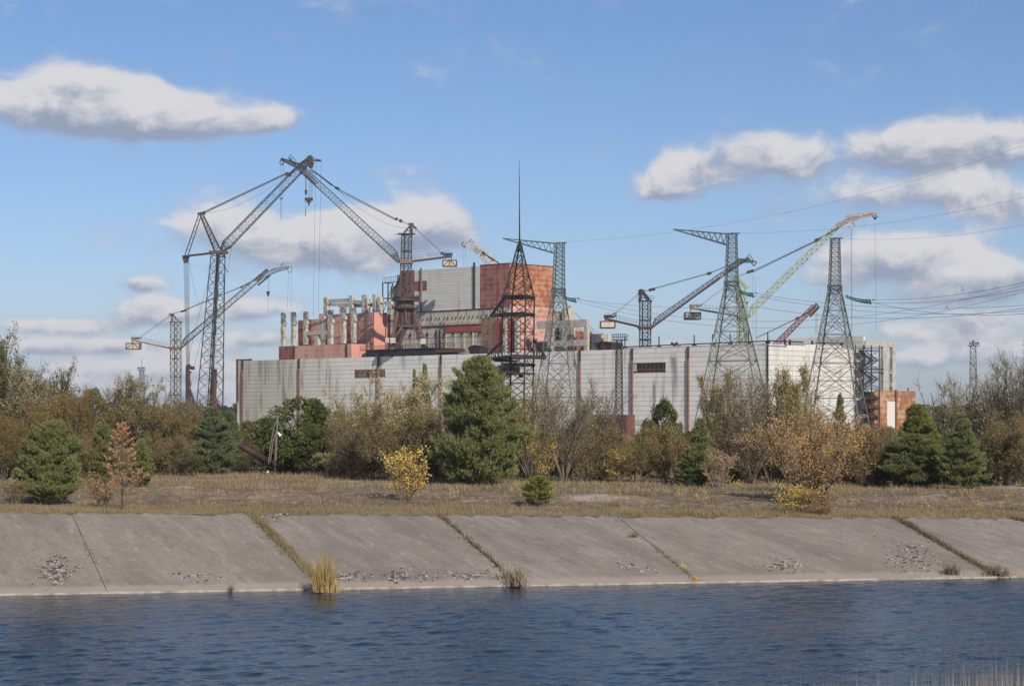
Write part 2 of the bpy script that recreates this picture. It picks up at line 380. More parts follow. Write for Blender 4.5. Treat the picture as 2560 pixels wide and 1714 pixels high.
def mat_slab():
    m, N, out = new_mat('slab')
    g = N.n('ShaderNodeNewGeometry'); sp = N.n('ShaderNodeSeparateXYZ'); N.link(g.outputs['Position'], sp.inputs[0])
    # coordinates along and across the bank
    al = N.m('ADD', N.m('MULTIPLY', sp.outputs[0], cA[0]), N.m('MULTIPLY', sp.outputs[1], cA[1]))
    bb = N.m('ADD', N.m('MULTIPLY', sp.outputs[0], mA[0]), N.m('MULTIPLY', sp.outputs[1], mA[1]))
    al2 = N.m('ADD', al, N.m('MULTIPLY', bb, .28))
    v = N.xyz(al2, N.m('MULTIPLY', bb, .28), 0)
    n1 = N.noise(v, .22, 5, .6, .4); n2 = N.noise(v, 1.6, 7, .7); n3 = N.noise(g.outputs['Position'], 3.2, 6, .78)
    col = N.mix(N.ramp(n1, .34, .68), (.20, .17, .135), (.305, .262, .215))
    rnd = N.n('ShaderNodeObjectInfo').outputs['Random']
    col = N.mix(N.m('MULTIPLY', rnd, .35), col, (.275, .22, .175))
    col = N.mix(N.m('MULTIPLY', N.ramp(n2, .50, .72), .75), col, (.155, .138, .122))
    col = N.mix(N.m('MULTIPLY', N.ramp(n2, .46, .30), .6), col, (.42, .38, .335))
    vo = N.n('ShaderNodeTexVoronoi'); N.put(vo.inputs['Vector'], g.outputs['Position']); vo.inputs['Scale'].default_value = 3.1
    spk = N.m('MULTIPLY', N.ramp(vo.outputs['Distance'], .20, .08), N.ramp(N.noise(v, .5, 4, .6), .50, .66))
    col = N.mix(N.m('MULTIPLY', spk, .8), col, (.08, .07, .06))
    vo2 = N.n('ShaderNodeTexVoronoi'); N.put(vo2.inputs['Vector'], g.outputs['Position']); vo2.inputs['Scale'].default_value = 2.3
    spk2 = N.m('MULTIPLY', N.ramp(vo2.outputs['Distance'], .22, .1), N.ramp(n1, .40, .62))
    col = N.mix(N.m('MULTIPLY', spk2, .35), col, (.55, .51, .47))
    col = N.mix(N.m('MULTIPLY', N.ramp(n3, .40, .68), .50), col, (.14, .12, .10))
    stk = N.noise(N.xyz(N.m('MULTIPLY', al2, 1.0), N.m('MULTIPLY', bb, .06), 0), 1.1, 6, .7, .3)
    col = N.mix(N.m('MULTIPLY', N.ramp(stk, .52, .70), .30), col, (.15, .13, .11))
    col = N.mix(N.m('MULTIPLY', N.ramp(stk, .46, .30), .25), col, (.42, .375, .32))
    fl = N.noise(N.xyz(N.m('MULTIPLY', al, .5), N.m('MULTIPLY', bb, 1.2), 0), 5.5, 5, .8)
    col = N.mix(N.m('MULTIPLY', N.ramp(fl, .60, .72), .6), col, (.50, .46, .40))
    col = N.mix(N.m('MULTIPLY', N.ramp(fl, .42, .30), .6), col, (.11, .095, .08))
    # silt left by high water, above the toe
    zz = N.m('ADD', sp.outputs[2], N.m('MULTIPLY_ADD', n2, .25, -.12))
    col = N.mix(N.m('MULTIPLY', N.ramp(zz, .46, .26), .7), col, (.37, .295, .235))
    bsdf(N, out, col, .92, bump=N.m('ADD', n2, N.m('MULTIPLY', n3, .3)), bstr=.55, bdist=.06)
mat_slab()
def a_bottom(px, b=0.0):
    u = (px-1280)/F; x0, y0 = abw(0, b); return (u*y0-x0)/(cA[0]-u*cA[1])
def slope_at(px, py):
    best = None
    for b in np.linspace(.1, BW-.1, 120):
        a = a_bottom(px, b); x, y = abw(a, b); z = .12+(bank_top(a)-.12)*b/BW; e = abs(HY+(CZ-z)/y*F-py)
        if best is None or e < best[0]: best = (e, x, y, float(z))
    return np.array(best[1:])
JO = [(-900, -900), (-420, -560), (268, 178), (812, 628), (1297, 1098), (1742, 1540), (2492, 2236), (3080, 2530), (3700, 3200), (4300, 3900)]
jb = [a_bottom(p[0]) for p in JO]; jt = [a_bottom(p[1], BW) for p in JO]
jb[0] = jt[0] = -400; jb[1] = jb[2]-22; jt[1] = jt[2]-22
jb[-2], jt[-2] = jb[-3]+20, jt[-3]+20; jb[-1] = jt[-1] = 500
GAPS = {1: .04, 2: .03, 3: .42, 4: .16, 5: .05, 6: .36, 7: .3, 8: .1}
for i in range(len(JO)-1):
    gl = GAPS.get(i, .1)/2; gr = GAPS.get(i+1, .1)/2; na, nb = 24, 16
    V = []; fb = np.linspace(0, 1, nb+1); fa = np.linspace(0, 1, na+1)
    rr = np.random.default_rng(i)
    for j in fb:
        L = jb[i]+(jt[i]-jb[i])*j+gl; Rr = jb[i+1]+(jt[i+1]-jb[i+1])*j-gr
        if 0 < j < 1: L += rr.uniform(0, gl*.5); Rr -= rr.uniform(0, gr*.5)
        for k in fa:
            a = L+(Rr-L)*k; b = BW*j; T = bank_top(a)
            if j == 1: b += rr.uniform(-.9, .1); 
            x, y = abw(a, b); V.append((x, y, .12+(T-.12)*min(b/BW, 1)+.015*math.sin(a*1.3+b)))
    n0 = len(V); V += [(x, y, z-.14) for x, y, z in V]
    fs = []
    for j in range(nb):
        for k in range(na): q = j*(na+1)+k; fs.append((q, q+1, q+na+2, q+na+1))
    rim = [k for k in range(na+1)]+[j*(na+1)+na for j in range(1, nb+1)]+[nb*(na+1)+k for k in range(na-1, -1, -1)]+[j*(na+1) for j in range(nb-1, 0, -1)]
    for q in range(len(rim)):
        p_, r_ = rim[q], rim[(q+1) % len(rim)]; fs.append((r_, p_, p_+n0, r_+n0))
    me = bpy.data.meshes.new('concrete_slab'); me.from_pydata(V, [], fs); me.update()
    link('concrete_slab', me, 'slab', EMB)
simple('toe', (.42, .36, .29), (.24, .20, .16), 1.2, rough=.9)
V = []; fs = []
for a in np.linspace(-400, 500, 600):
    for b, z in ((-.18, -.6), (-.18, .09), (-.02, .11), (.02, -.1)):
        x, y = abw(a, b+.02*math.sin(a*2.1)); V.append((x, y, z))
for i in range(599):
    for k in range(3): fs.append((i*4+k, i*4+k+1, i*4+k+5, i*4+k+4))
me = bpy.data.meshes.new('toe_beam'); me.from_pydata(V, [], fs); me.update(); link('toe_beam', me, 'toe', EMB)
def mat_water():
    m, N, out = new_mat('water')
    g = N.n('ShaderNodeNewGeometry')
    w2 = N.noise(N.vm('MULTIPLY', g.outputs['Position'], (.8, 1.0, 1)), 4.0, 3, .55, .4)
    b = N.n('ShaderNodeBsdfPrincipled'); b.inputs['Base Color'].default_value = (.012, .021, .027, 1)
    b.inputs['Specular IOR Level'].default_value = .3; b.inputs['Roughness'].default_value = .07; b.inputs['IOR'].default_value = 1.33
    bn = N.n('ShaderNodeBump'); bn.inputs['Strength'].default_value = .6; bn.inputs['Distance'].default_value = .10
    N.link(w2, bn.inputs['Height']); N.link(bn.outputs[0], b.inputs['Normal']); N.link(b.outputs[0], out.inputs[0])
mat_water()
def wave_z(x, y):
    rw = np.random.default_rng(12); z = np.zeros_like(x); b = (x-OA[0])*mA[0]+(y-OA[1])*mA[1]
    sx = np.zeros_like(x)
    for i in range(70):
        lam = math.exp(rw.uniform(math.log(.42), math.log(2.8))); th = math.radians(-72)+rw.normal()*.62
        k = 2*math.pi/lam; ph = k*(x*math.cos(th)+y*math.sin(th))+rw.uniform(0, 6.28)
        z += .0200*lam/(2*math.pi)*np.sin(ph+.6*np.sin(.13*x+.21*y+i))
    gust = .78+.42*vnoise(x, y, .06, 3)+.22*vnoise(x, y, .15, 8)
    amp = np.clip(.3+(-b)/26, .3, 1)*np.clip((53+b)/3, 0, 1)*1.0
    return z*gust*amp*WAMP
WAMP = 1.0
wa = np.concatenate([[-4000, -1000, -300, -120, -60, -30], np.arange(-6, 76, .13), [90, 110, 160, 400, 1200, 4000]])
wb_ = np.concatenate([[-170, -120, -80], np.arange(-53, .05, .12), [.1]])
wm = grid_mesh(wa, wb_, wave_z, 'water', abw); wm.shade_smooth()
link('canal_water', wm, 'water', kind='structure')
def near_z(x, y):
    b = (x-OA[0])*mA[0]+(y-OA[1])*mA[1]; d = -b-85         # distance up the near bank
    return np.clip(-.8+d*.30, -1.2, 8.9)+.08*vnoise(x, y, .9)
lb2 = np.concatenate([np.linspace(-170, -80, 60)]); lb2 = np.concatenate([[-1500, -700, -350, -220], lb2])
link('near_bank', grid_mesh(np.concatenate([np.linspace(-1500, -120, 20), np.linspace(-100, 160, 150), np.linspace(180, 1500, 20)]), lb2, near_z, 'near_bank', abw), 'ground', kind='structure')
# ------------------------------------------------------------ the plant: buildings in their own axes (s along the front, t back)
PRE = {}
def bld(name, label, cat, s0, t0, group=None, z0=GP):
    r = thing(name, label, cat, Wp(s0, t0, z0), PHI, group); r['_s'] = [s0, t0, z0]; return r
def pb(root, name, bs, mat, **k):                     # boxes (s0,s1,t0,t1,z0,z1), world heights
    o = root['_s']; return link(name, boxes_mesh([(a-o[0], b-o[0], c-o[1], d-o[1], e-o[2], f-o[2]) for a, b, c, d, e, f in bs], name), mat, root, **k)
def pbars(root, name, segs, mat, **k):
    o = np.array(root['_s']); return link(name, bars_mesh([(np.array(a, float)-o, np.array(b, float)-o, w) for a, b, w in segs], name), mat, root, **k)
def shared(root, name, me, s, t, z, rz=0, sx=1, sz=1):
    o = root['_s']; c = link(name, me, None, root); c.location = (s-o[0], t-o[1], z-o[2]); c.rotation_euler = (0, 0, rz); c.scale = (sx, 1, sz); return c

# long turbine hall ---------------------------------------------------------
ROW = 1.8; NR = 18; ZT = CZ+25.5; SE = S(1920, 0); NB = 25; BAY = SE/NB; TD = 57.5; NT5 = 5; BT = TD/NT5
hall = bld('turbine_hall', 'very long low hall clad in pale grey panels with brown pilasters behind the trees', 'building', 0, 0)
pb(hall, 'wall', [(.3, SE-.3, .3, TD, GP-.5, ZT-.15)], 'seam')
zrow = [ZT-ROW*(i+1) for i in range(NR)]
pm = boxes_mesh([(.05, BAY-.05, -.02, .28, .05, ROW-.05)], 'panel'); pm.materials.append(MATS['panel'])
pm2 = boxes_mesh([(.05, BT-.05, -.02, .28, .05, ROW-.05)], 'panel'); pm2.materials.append(MATS['panel_clean'])
# openings in the front: (s0,s1,row0,row1)
def rws(py, px): return int(round((ZT-Z(px, py, 0))/ROW))
OP = [(S(1578, 0), S(1664, 0), rws(909, 1620), rws(930, 1620)), (S(885, 0), S(963, 0), rws(927, 920), rws(948, 920)),
      (S(1234, 0), S(1300, 0), rws(919, 1270), rws(936, 1270)), (S(1478, 0), S(1567, 0), rws(1036, 1520), NR)]
rp = random.Random(3)
cells = []
for b in range(NB):
    for r in range(NR):
        s0, s1 = b*BAY, (b+1)*BAY; pieces = [(s0, s1)]
        for o0, o1, r0, r1 in OP:
            if r0 <= r < r1:
                nw = []
                for a, c in pieces:
                    if c <= o0+.4 or a >= o1-.4: nw.append((a, c))
                    else:
                        if a < o0-.8: nw.append((a, o0))
                        if c > o1+.8: nw.append((o1, c))
                pieces = nw
        for a, c in pieces: cells.append((a, c, r))
cells.sort(key=lambda q: -q[0])
near, farc = cells[:215], cells[215:]
for a, c, r in near:
    shared(hall, 'panel', pm, a, rp.uniform(-.03, .0), zrow[r], sx=(c-a)/BAY)
pb(hall, 'panel', [(a+.05, c-.05, rp.uniform(-.05, -.01), .28, zrow[r]+.05, zrow[r]+ROW-.05) for a, c, r in farc], 'panel', kind='stuff')
for b in range(NT5):
    for r in range(17):
        up = {0: -.55, 1: .25, 2: .9, 3: .9, 4: .15}[b] if r == 0 else 0
        c = shared(hall, 'panel', pm2, SE+rp.uniform(-.0, .03), b*BT, zrow[r], R(90), sz=1+up/ROW)
# pilasters
for px in (604, 745, 943, 1100, 1447, 1578, 1718):
    s = S(px, -.9); top = ZT-4.2
    pil_ = pb(hall, 'pilaster', [(s-.38, s+.38, -.8, -.1, GP, top)], 'rust_pipe')
    pb(hall, 'pilaster_cap', [(s-.32, s+.32, -.65, -.08, top+.01, ZT+.3)], 'rust_dark').parent = pil_
pb(hall, 'corner_post', [(SE-.18, SE+.28, -.32, -.06, GP, ZT+2.6)], 'black_steel')
# left end: rust strip and flashing
pb(hall, 'end_flashing', [(-1.0, .28, -.35, 1.2, ZT-19, ZT+.9), (-1.0, S(640, 4), 1.21, 1.7, ZT+.05, ZT+.85)], 'rust')
pb(hall, 'end_wall', [(-.3, .27, -.3, 20, GP, ZT-19.01)], 'concrete')
pb(hall, 'end_wall', [(-.3, .27, 1.71, TD, ZT-19, ZT-.2)], 'concrete')
# roof: parapet coping, pipe on posts, ventilators
pb(hall, 'parapet', [(S(1560, 1), SE-.2, .9, 1.7, ZT-.2, ZT+.55)], 'parapet')
pb(hall, 'parapet', [(SE-1.7, SE-.9, 1.72, BT*1.0, ZT-.3, ZT+.5)], 'parapet')
sg = [((S(1560, 2), 2, ZT+1.0), (SE-.5, 2, ZT+1.5), .42)]
pbars(hall, 'roof_pipe', sg, 'black_steel')
for px in (1563, 1648, 1736, 1782, 1826, 1872, 1508, 1920):
    s = S(px, 2)
    pb(hall, 'roof_post', [(s-.16, s+.16, 1.7, 2.0, ZT+.3, ZT+4.6), (s-.8, s+.8, 1.5, 2.3, ZT-.1, ZT+1.3)], 'rust_dark')
sg = [((SE-.8, 1, ZT+1.6), (SE-.8, T_(2012, SE), ZT+1.6), .42), ((SE-.8, T_(2020, SE)+6, ZT+1.7), (SE-.8, TD-8, ZT+1.7), .35)]
pbars(hall, 'roof_pipe', sg, 'black_steel')
for px in (1968, 1981, 2037, 2066, 2110):
    t = T_(px, SE); pb(hall, 'roof_post', [(SE-1.4, SE-.9, t-.3, t+.4, ZT-.6, ZT+2.3)], 'rust_dark')
s = S(1686, 4)
for sgn in (-1, 1):
    pa = [(s-hall['_s'][0], 4, ZT-GP-.2), (s, 4, ZT-GP+.9), (s+sgn*.7, 4, ZT-GP+1.7), (s+sgn*1.4, 4, ZT-GP+1.9)]
    link('roof_vent', tube_mesh(pa, [.4, .42, .42, .5], 8), 'rust_dark', hall)
pb(hall, 'roof_vent', [(s+1.4, s+2.4, 3.4, 5, ZT-.2, ZT+.9)], 'rust_dark')
# big broken window with its posts and a dark sheet for its unlit room
o0, o1, r0, r1 = OP[0]; zt, zb = ZT-ROW*r0, ZT-ROW*r1
def recess(o0, o1, r0, r1, mat, nm='opening_shade'):
    zt, zb = ZT-ROW*r0, ZT-ROW*r1
    pb(hall, nm, [(o0+.05, o1-.05, .12, .27, zb+.05, zt-.05)], mat)
recess(*OP[0], 'recess_shade')
w = pb(hall, 'window', [(o0, o1, -.12, .1, zt-.12, zt+.12), (o0, o1, -.12, .1, zb-.12, zb+.15), (o0, o1, -.05, .05, zb+.95, zb+1.25)], 'rust_pipe')
for i in range(1, 7):
    ss = o0+3.2+(o1-o0-3.2)*i/6.6
    pb(hall, 'window_post', [(ss-.08, ss+.08, -.11, .09, zb+.16, zt-.13)], 'rust')
pb(hall, 'hanging_panel', [(o0-.2, o0+2.8, -.3, -.14, zb+.4, zt-.3)], 'concrete_old')
recess(*OP[1], 'brown_block', 'rusty_patch'); recess(*OP[2], 'recess_shade')  # second opening: the darkness inside is a dark sheet
o0, o1, r0, r1 = OP[1]; zt = ZT-ROW*r0
pb(hall, 'opening_shade', [(o0+(o1-o0)*.42, o0+(o1-o0)*.5, -.02, .1, zt-3.2, zt-.2)], 'black_steel')  # black box in place of the shade inside a gap
o0, o1, r0, r1 = OP[2]; pb(hall, 'canopy', [(o0, o1, -2.6, -.04, ZT-ROW*r0-.7, ZT-ROW*r0)], 'rust_dark')
pb(hall, 'hanging_panel', [(o0+1, o0+4, -.5, -.1, ZT-ROW*r0-2.3, ZT-ROW*r0-1.0)], 'concrete_old')
# rusty annex in the front wall, pale green and peeling strips near the ground
pb(hall, 'annex', [(S(1478, -5), S(1566, -5), -5, .1, GP, Z(1520, 1036, -5))], 'rust')
pb(hall, 'painted_strip', [(S(1567, 0)+.3, S(1625, 0), -.16, -.08, zrow[15]+.1, zrow[14]-.2)], 'green_paint')
pb(hall, 'painted_strip', [(S(1690, 0), S(1800, 0), -.16, -.08, GP, zrow[14]+.4)], 'rust_white')
pb(hall, 'rusty_strip', [(S(1850, 0), SE-.5, -.18, -.08, GP, zrow[15]+.1)], 'rust')
# higher bay behind, its white monitor
z1 = Z(2160, 839, TD+2); sE2 = S(2160, TD+2); s1 = S(1965, TD+2)
pb(hall, 'monitor', [(s1, sE2-.8, TD+2, TD+4, ZT-6, z1-.2)], 'panel_clean')
nm = 9
for i in range(nm):
    a = s1+(sE2-s1)*i/nm; b = s1+(sE2-s1)*(i+1)/nm
    pb(hall, 'monitor_panel', [(a+.08, b-.08, TD+1.7, TD+1.98, z1-2.4, z1+(0 if i > 2 else -.7)), (a+.08, b-.08, TD+1.7, TD+1.98, ZT-3, z1-2.55)], 'panel_clean')
pb(hall, 'monitor_end', [(SE-.01, sE2-.1, TD+.3, TD+1.95, GP, ZT-1.2)], 'panel_clean')
# open concrete frame at the far right end
t0, t1, t2 = TD+2, T_(2210, sE2), T_(2232, sE2)
zf = lambda py, px: Zs(py, sE2, T_(px, sE2))
fr = bld('open_frame', 'bare concrete frame of beams and two columns at the right end of the long hall', 'frame', sE2, t1)
zt = zf(852, 2180)
pb(fr, 'beam', [(sE2-.7, sE2+.7, t0+.1, t2+1.0, zt-2.1, zt)], 'concrete_beam')
pb(fr, 'column', [(sE2-.6, sE2+.6, t1-1.4, t1+1.4, GP, zt-2.11)], 'concrete_beam')
pb(fr, 'column', [(sE2-.6, sE2+.6, t2-1.1, t2+1.1, GP, zt-2.11)], 'concrete_beam')
for py in (930, 961):
    z = zf(py, 2220); pb(fr, 'crossbeam', [(sE2-.5, sE2+.5, t1+1.41, t2-1.11, z-.9, z+.8)], 'concrete_beam')
for tt in (t1-3.2, t2-3.0):
    a, b = tt-.6, tt+.6; sg = [((sE2+1, a, GP), (sE2+1, a, zt-6), .12), ((sE2+1, b, GP), (sE2+1, b, zt-6), .12)]
    z = GP
    while z < zt-6: sg.append(((sE2+1, a, z), (sE2+1, b, z), .1)); z += 1.4
    pbars(fr, 'ladder', sg, 'black_steel')
pbars(fr, 'walkway', [((sE2+.5, t0-2, zf(922, 2190)), (sE2+.5, t1-1, zf(922, 2190)), .3), ((sE2+.5, t0-2, zf(931, 2190)), (sE2+.5, t1-1, zf(931, 2190)), .35)], 'black_steel')
# fire escape stair tower
st = bld('stair_tower', 'dark rusty open steel stair tower zigzagging up the right end of the hall', 'stairs', SE+3, TD-1)
ss0, ss1 = SE+1.0, SE+4.5; ta, tb = T_(2150, SE+3), T_(2190, SE+3); z = GP; lv = 0; zt = Zs(862, SE+3, ta)
cols = [((s, t, GP), (s, t, zt), .3) for s in (ss0, ss1) for t in (ta, (ta+tb)/2, tb)]
pbars(st, 'posts', cols, 'black_steel')
H = 3.6
while z+H < zt+.1:
    pb(st, 'landing', [(ss0, ss1, ta, tb, z+H-.18, z+H)], 'rust_dark' if lv % 3 else 'rust')
    a, b = (ta+1, tb-1) if lv % 2 else (tb-1, ta+1)
    fl = []
    for s in (ss0+.4, ss0+1.6, ss1-.4): fl.append(((s, a, z), (s, b, z+H), .28))
    for i in range(12):
        f = i/12; fl.append(((ss0+.4, a+(b-a)*f, z+H*f), (ss0+1.6, a+(b-a)*f, z+H*f), .16))
        fl.append(((ss0+.4, a+(b-a)*f, z+H*f), (ss0+.4, a+(b-a)*f, z+H*f+1.1), .09))
    pbars(st, 'flight', fl, 'black_steel')
    rl = []
    for zz in (z+H+.55, z+H+1.1): rl += [((ss1, ta, zz), (ss1, tb, zz), .1), ((ss0, ta, zz), (ss0, tb, zz), .1), ((ss0, ta, zz), (ss1, ta, zz), .1)]
    for i in range(9): t = ta+(tb-ta)*i/8; rl.append(((ss1, t, z+H), (ss1, t, z+H+1.1), .08))
    for k in range(2): rl.append(((ss1, ta+(tb-ta)*k, z), (ss1, tb-(tb-ta)*k, z+H), .12))
    pbars(st, 'railing', rl, 'black_steel'); z += H; lv += 1
# rusty box building at the far right
sr = SE+3.5; ra, rm, rb = T_(2186, sr), T_(2237, sr), T_(2288, sr); zr = Zs(975, sr, ra)
rbx = bld('rusty_annex', 'low square annex streaked with orange rust at the right end of the plant', 'building', sr, ra)
pb(rbx, 'wall', [(sr-14, sr, ra, rb, GP, zr-.6)], 'rust_box')
for i in range(4):
    pb(rbx, 'rusty_panel', [(sr+.01, sr+.2, ra+(rm-ra)*i/4+.04, ra+(rm-ra)*(i+1)/4-.04, zr-11.0, zr+.05*(i % 2))], 'rust_box')
    pb(rbx, 'rusty_panel', [(sr+.01, sr+.2, rm+(rb-rm)*i/4+.04, rm+(rb-rm)*(i+1)/4-.04, zr-12.5, zr-.15-.05*(i % 2))], 'rust_box')
pb(rbx, 'drainpipe', [(sr+.21, sr+.7, rm-.4, rm+.4, GP, zr+.3)], 'rust')
pb(rbx, 'door', [(sr+.21, sr+.4, T_(2216, sr), rm-.5, GP, Zs(1003, sr, rm))], 'rust_white')
pb(rbx, 'parapet', [(sr-14, sr-.4, rb-.3, rb, zr-.6, zr-.1), (sr-.35, sr, rb-5, rb-4.6, zr-.6, zr+1.2)], 'rust')

# reactor block ---------------------------------------------------------------
T0 = 30; sc_ = S(1273, T0); ztop = Z(1273, 659, T0); sL = S(1000, T0); tR = T_(1384, sc_); sW0, sW1 = S(1036, T0), S(1200, T0)
blk = bld('reactor_block', 'tall block of white panels and peeling red paint rising above the hall', 'building', sL, T0)
pb(blk, 'core', [(sL+.3, sc_-.3, T0+.3, tR, GP, ztop-.3)], 'concrete')
zw = Z(1120, 775, T0); nrow = 15; rh = (ztop-zw)/nrow; ncol = 4
wp = boxes_mesh([(.05, 1-.0, -.02, .28, .07, rh-.07)], 'white_panel')
wpm = boxes_mesh([(0, 1, -.02, .28, .035, rh-.035)], 'white_panel'); wpm.materials.append(MATS['panel_clean'])
cw = (sW1-sW0)/ncol
for r in range(nrow):
    for c in range(ncol):
        zc = ztop-(r+1)*rh
        a = sW0+c*cw; b = a+cw
        if c == 0 and zc < Z(1050, 706, T0) and zc+rh > Z(1050, 729, T0)-rh: a = S(1067, T0)
        shared(blk, 'white_panel', wpm, a+.06, T0+rp.uniform(-.04, 0), zc, sx=(b-a-.12))
pb(blk, 'rusty_patch', [(sW0+.05, S(1066, T0), T0+.02, T0+.27, Z(1050, 727, T0), Z(1050, 706, T0))], 'brick_red')
pb(blk, 'concrete_patch', [(sW0+.05, S(1066, T0), T0+.02, T0+.27, zw+.3, Z(1050, 727.5, T0))], 'panel_clean')
pb(blk, 'brick_wall', [(sL, sW0-.06, T0-.05, T0+.27, zw, ztop+.3)], 'brick_red')
pb(blk, 'red_wall', [(sW1+.05, sc_+.3, T0-.05, T0+.27, Z(1230, 769, T0), ztop+.02)], 'red_brown')
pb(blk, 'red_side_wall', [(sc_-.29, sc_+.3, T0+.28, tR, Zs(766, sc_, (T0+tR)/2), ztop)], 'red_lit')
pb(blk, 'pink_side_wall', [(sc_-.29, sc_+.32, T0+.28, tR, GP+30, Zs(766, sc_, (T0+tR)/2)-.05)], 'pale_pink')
pb(blk, 'coping', [(sW1+.1, sc_+.4, T0-.2, T0+1.1, ztop+.03, ztop+.4), (sc_-.8, sc_+.4, T0+1.11, tR, ztop+.03, ztop+.4)], 'rust')
for px, top in ((1052, 670), (1185, 656)):
    s = S(px, T0-.5); pb(blk, 'post', [(s-.38, s+.38, T0-.7, T0-.06, Z(px, 812, T0), Z(px, top, T0))], 'crane_dark' if px > 1100 else 'crane_tan')
# concrete band with brackets
zb0 = Z(1150, 812, T0); n = 12; sb0, sb1 = S(1022, T0-1), S(1273, T0-1)
for i in range(n):
    a = sb0+(sb1-sb0)*i/n; b = sb0+(sb1-sb0)*(i+1)/n
    pb(blk, 'concrete_panel', [(a+.1, b-.1, T0-1.2, T0-.1, zb0, zw-.3)], 'concrete' if i < 9 else 'concrete_old')
sg = []
for i in range(n):
    a = sb0+(sb1-sb0)*(i+.35)/n
    for k in (0, 2.2):
        sg.append(((a+k, T0-1.4, zw-4.2), (a+k+1.1, T0-1.8, zw-3.0), .3))
pbars(blk, 'brackets', sg, 'rust_dark')
pb(blk, 'ledge', [(sb0, S(1240, T0-2), T0-1.6, T0-1.21, zw-.4, zw-.1)], 'black_steel')
# stepped lower block in front
T1 = 21; q0, q1, q2, q3 = S(1008, T1), S(1205, T1), S(1241, T1), S(1300, T1); zl = Z(1110, 814, T1)
low = bld('lower_block', 'grey concrete block with round holes and a red strip below the white block', 'building', q0, T1)
pb(low, 'core', [(q0+.2, q3-.2, T1+.3, T0-3, GP+20, zl-.4)], 'concrete')
n = 9; red0 = S(1114, T1)
for i in range(n):
    a = q0+(q1-q0)*i/n; b = q0+(q1-q0)*(i+1)/n
    zs = [zl-3.3, zl-7.5, zl-11.5, ZT]; hi = zl-.2
    for z in zs:
        if hi-z > .5: pb(low, 'concrete_panel', [(a+.12, b-.12, T1-.05, T1+.29, z+.08, hi-.08)], 'concrete'); hi = z
    pb(low, 'rib', [(b-.35, b+.35, T1-.25, T1-.06, ZT-.5, zl-1.9)], 'concrete')
    pa = [((a+b)/2+2.2, T1-.6, zl-3.4), ((a+b)/2+2.2, T1-.04, zl-3.4)]
    o = np.array(low['_s']); link('hole_rim', tube_mesh([np.array(x)-o for x in pa], .6, 12), 'black_steel', low)
sg = []
for i in range(60):
    a = q0+(q1-q0)*i/60; sg.append(((a, T1-.2, zl-.1), (a, T1-.2, zl+rp.uniform(.6, 1.6)), .14))
    if i % 2: sg.append(((a, T1-.3, zl-5.0), (a, T1-.04, zl-5.0), .38))
pbars(low, 'rods', sg, 'black_steel', kind='stuff')
pb(low, 'red_strip', [(red0, q1, T1-.35, T1-.07, zl-3.1, zl-.3)], 'scarlet')
pb(low, 'cornice', [(q0, q1, T1-.6, T1+.6, zl-.2, zl+.1)], 'rust_dark')
pb(low, 'brown_wall', [(q1+.1, q2, T1-.3, T1+.29, ZT-.5, Z(1222, 794, T1))], 'brown_block')
pb(low, 'red_wall', [(q2+.05, q3, T1-.4, T1+.29, ZT-.5, Z(1265, 795, T1))], 'scarlet')
for px in (1262, 1293):
    s = S(px, T1-1); pb(low, 'column', [(s-.9, s+.9, T1-1.6, T1-.42, ZT-.5, Z(px, 797, T1))], 'concrete_beam')
# right flank
t3 = T_(1342, q3)
pb(low, 'pale_side_wall', [(q3-.5, q3+.3, T1+.3, min(t3, T0+20), ZT-.5, Zs(798, q3, T1+8))], 'pale_pink')
lad = []
s = S(1100, T1-2)
for k in (0, 2.4): lad.append(((s+k, T1-2, ZT-1), (s+k, T1-2, zl+1.5), .3))
z = ZT
while z < zl+1: lad.append(((s, T1-2, z), (s+2.4, T1-2, z), .18)); lad.append(((s, T1-2, z), (s+2.4, T1-2, z+2), .14)); z += 2
pbars(low, 'ladder', lad, 'black_steel')
# broken stub tower at the left of the block
sa, sb_ = S(961, T0+2), S(1003, T0+2)
stub = bld('broken_tower', 'open grey steel and concrete tower stub at the left edge of the white block', 'tower', sa, T0+2)
zs_ = Z(980, 706, T0+2)
pb(stub, 'wall', [(S(972, T0+2), sb_, T0+3, T0+9, ZT, zs_-1.5), (S(988, T0+2), sb_, T0+3, T0+9, zs_-1.49, zs_+3.4)], 'concrete_old')
sg = []
for s in (sa, (sa+sb_)/2-2):
    for t in (T0+1, T0+7): sg.append(((s, t, ZT), (s, t, zs_), .42))
for z in (zs_, zs_-7, zs_-14):
    sg += [((sa, T0+1, z), (sb_, T0+1, z), .32), ((sa, T0+1, z), (sa, T0+7, z), .32)]
for i in range(8): s = sa+(sb_-sa)*i/8; sg.append(((s, T0+1, zs_), (s, T0+1, zs_+2.3), .13))
sg.append(((sa, T0+1, zs_+2.3), (sb_, T0+1, zs_+2.6), .14)); sg.append(((sa, T0+1, zs_-14), (sb_-4, T0+1, zs_), .2))
pbars(stub, 'frame', sg, 'crane_dark')
pbars(stub, 'braces', [((S(985, T0), T0+.5, zs_-3), (S(1000, T0), T0+.5, zs_+2.5), .7), ((S(975, T0), T0+.5, zs_-10), (S(990, T0), T0+.5, zs_-5), .4)], 'rust_dark')

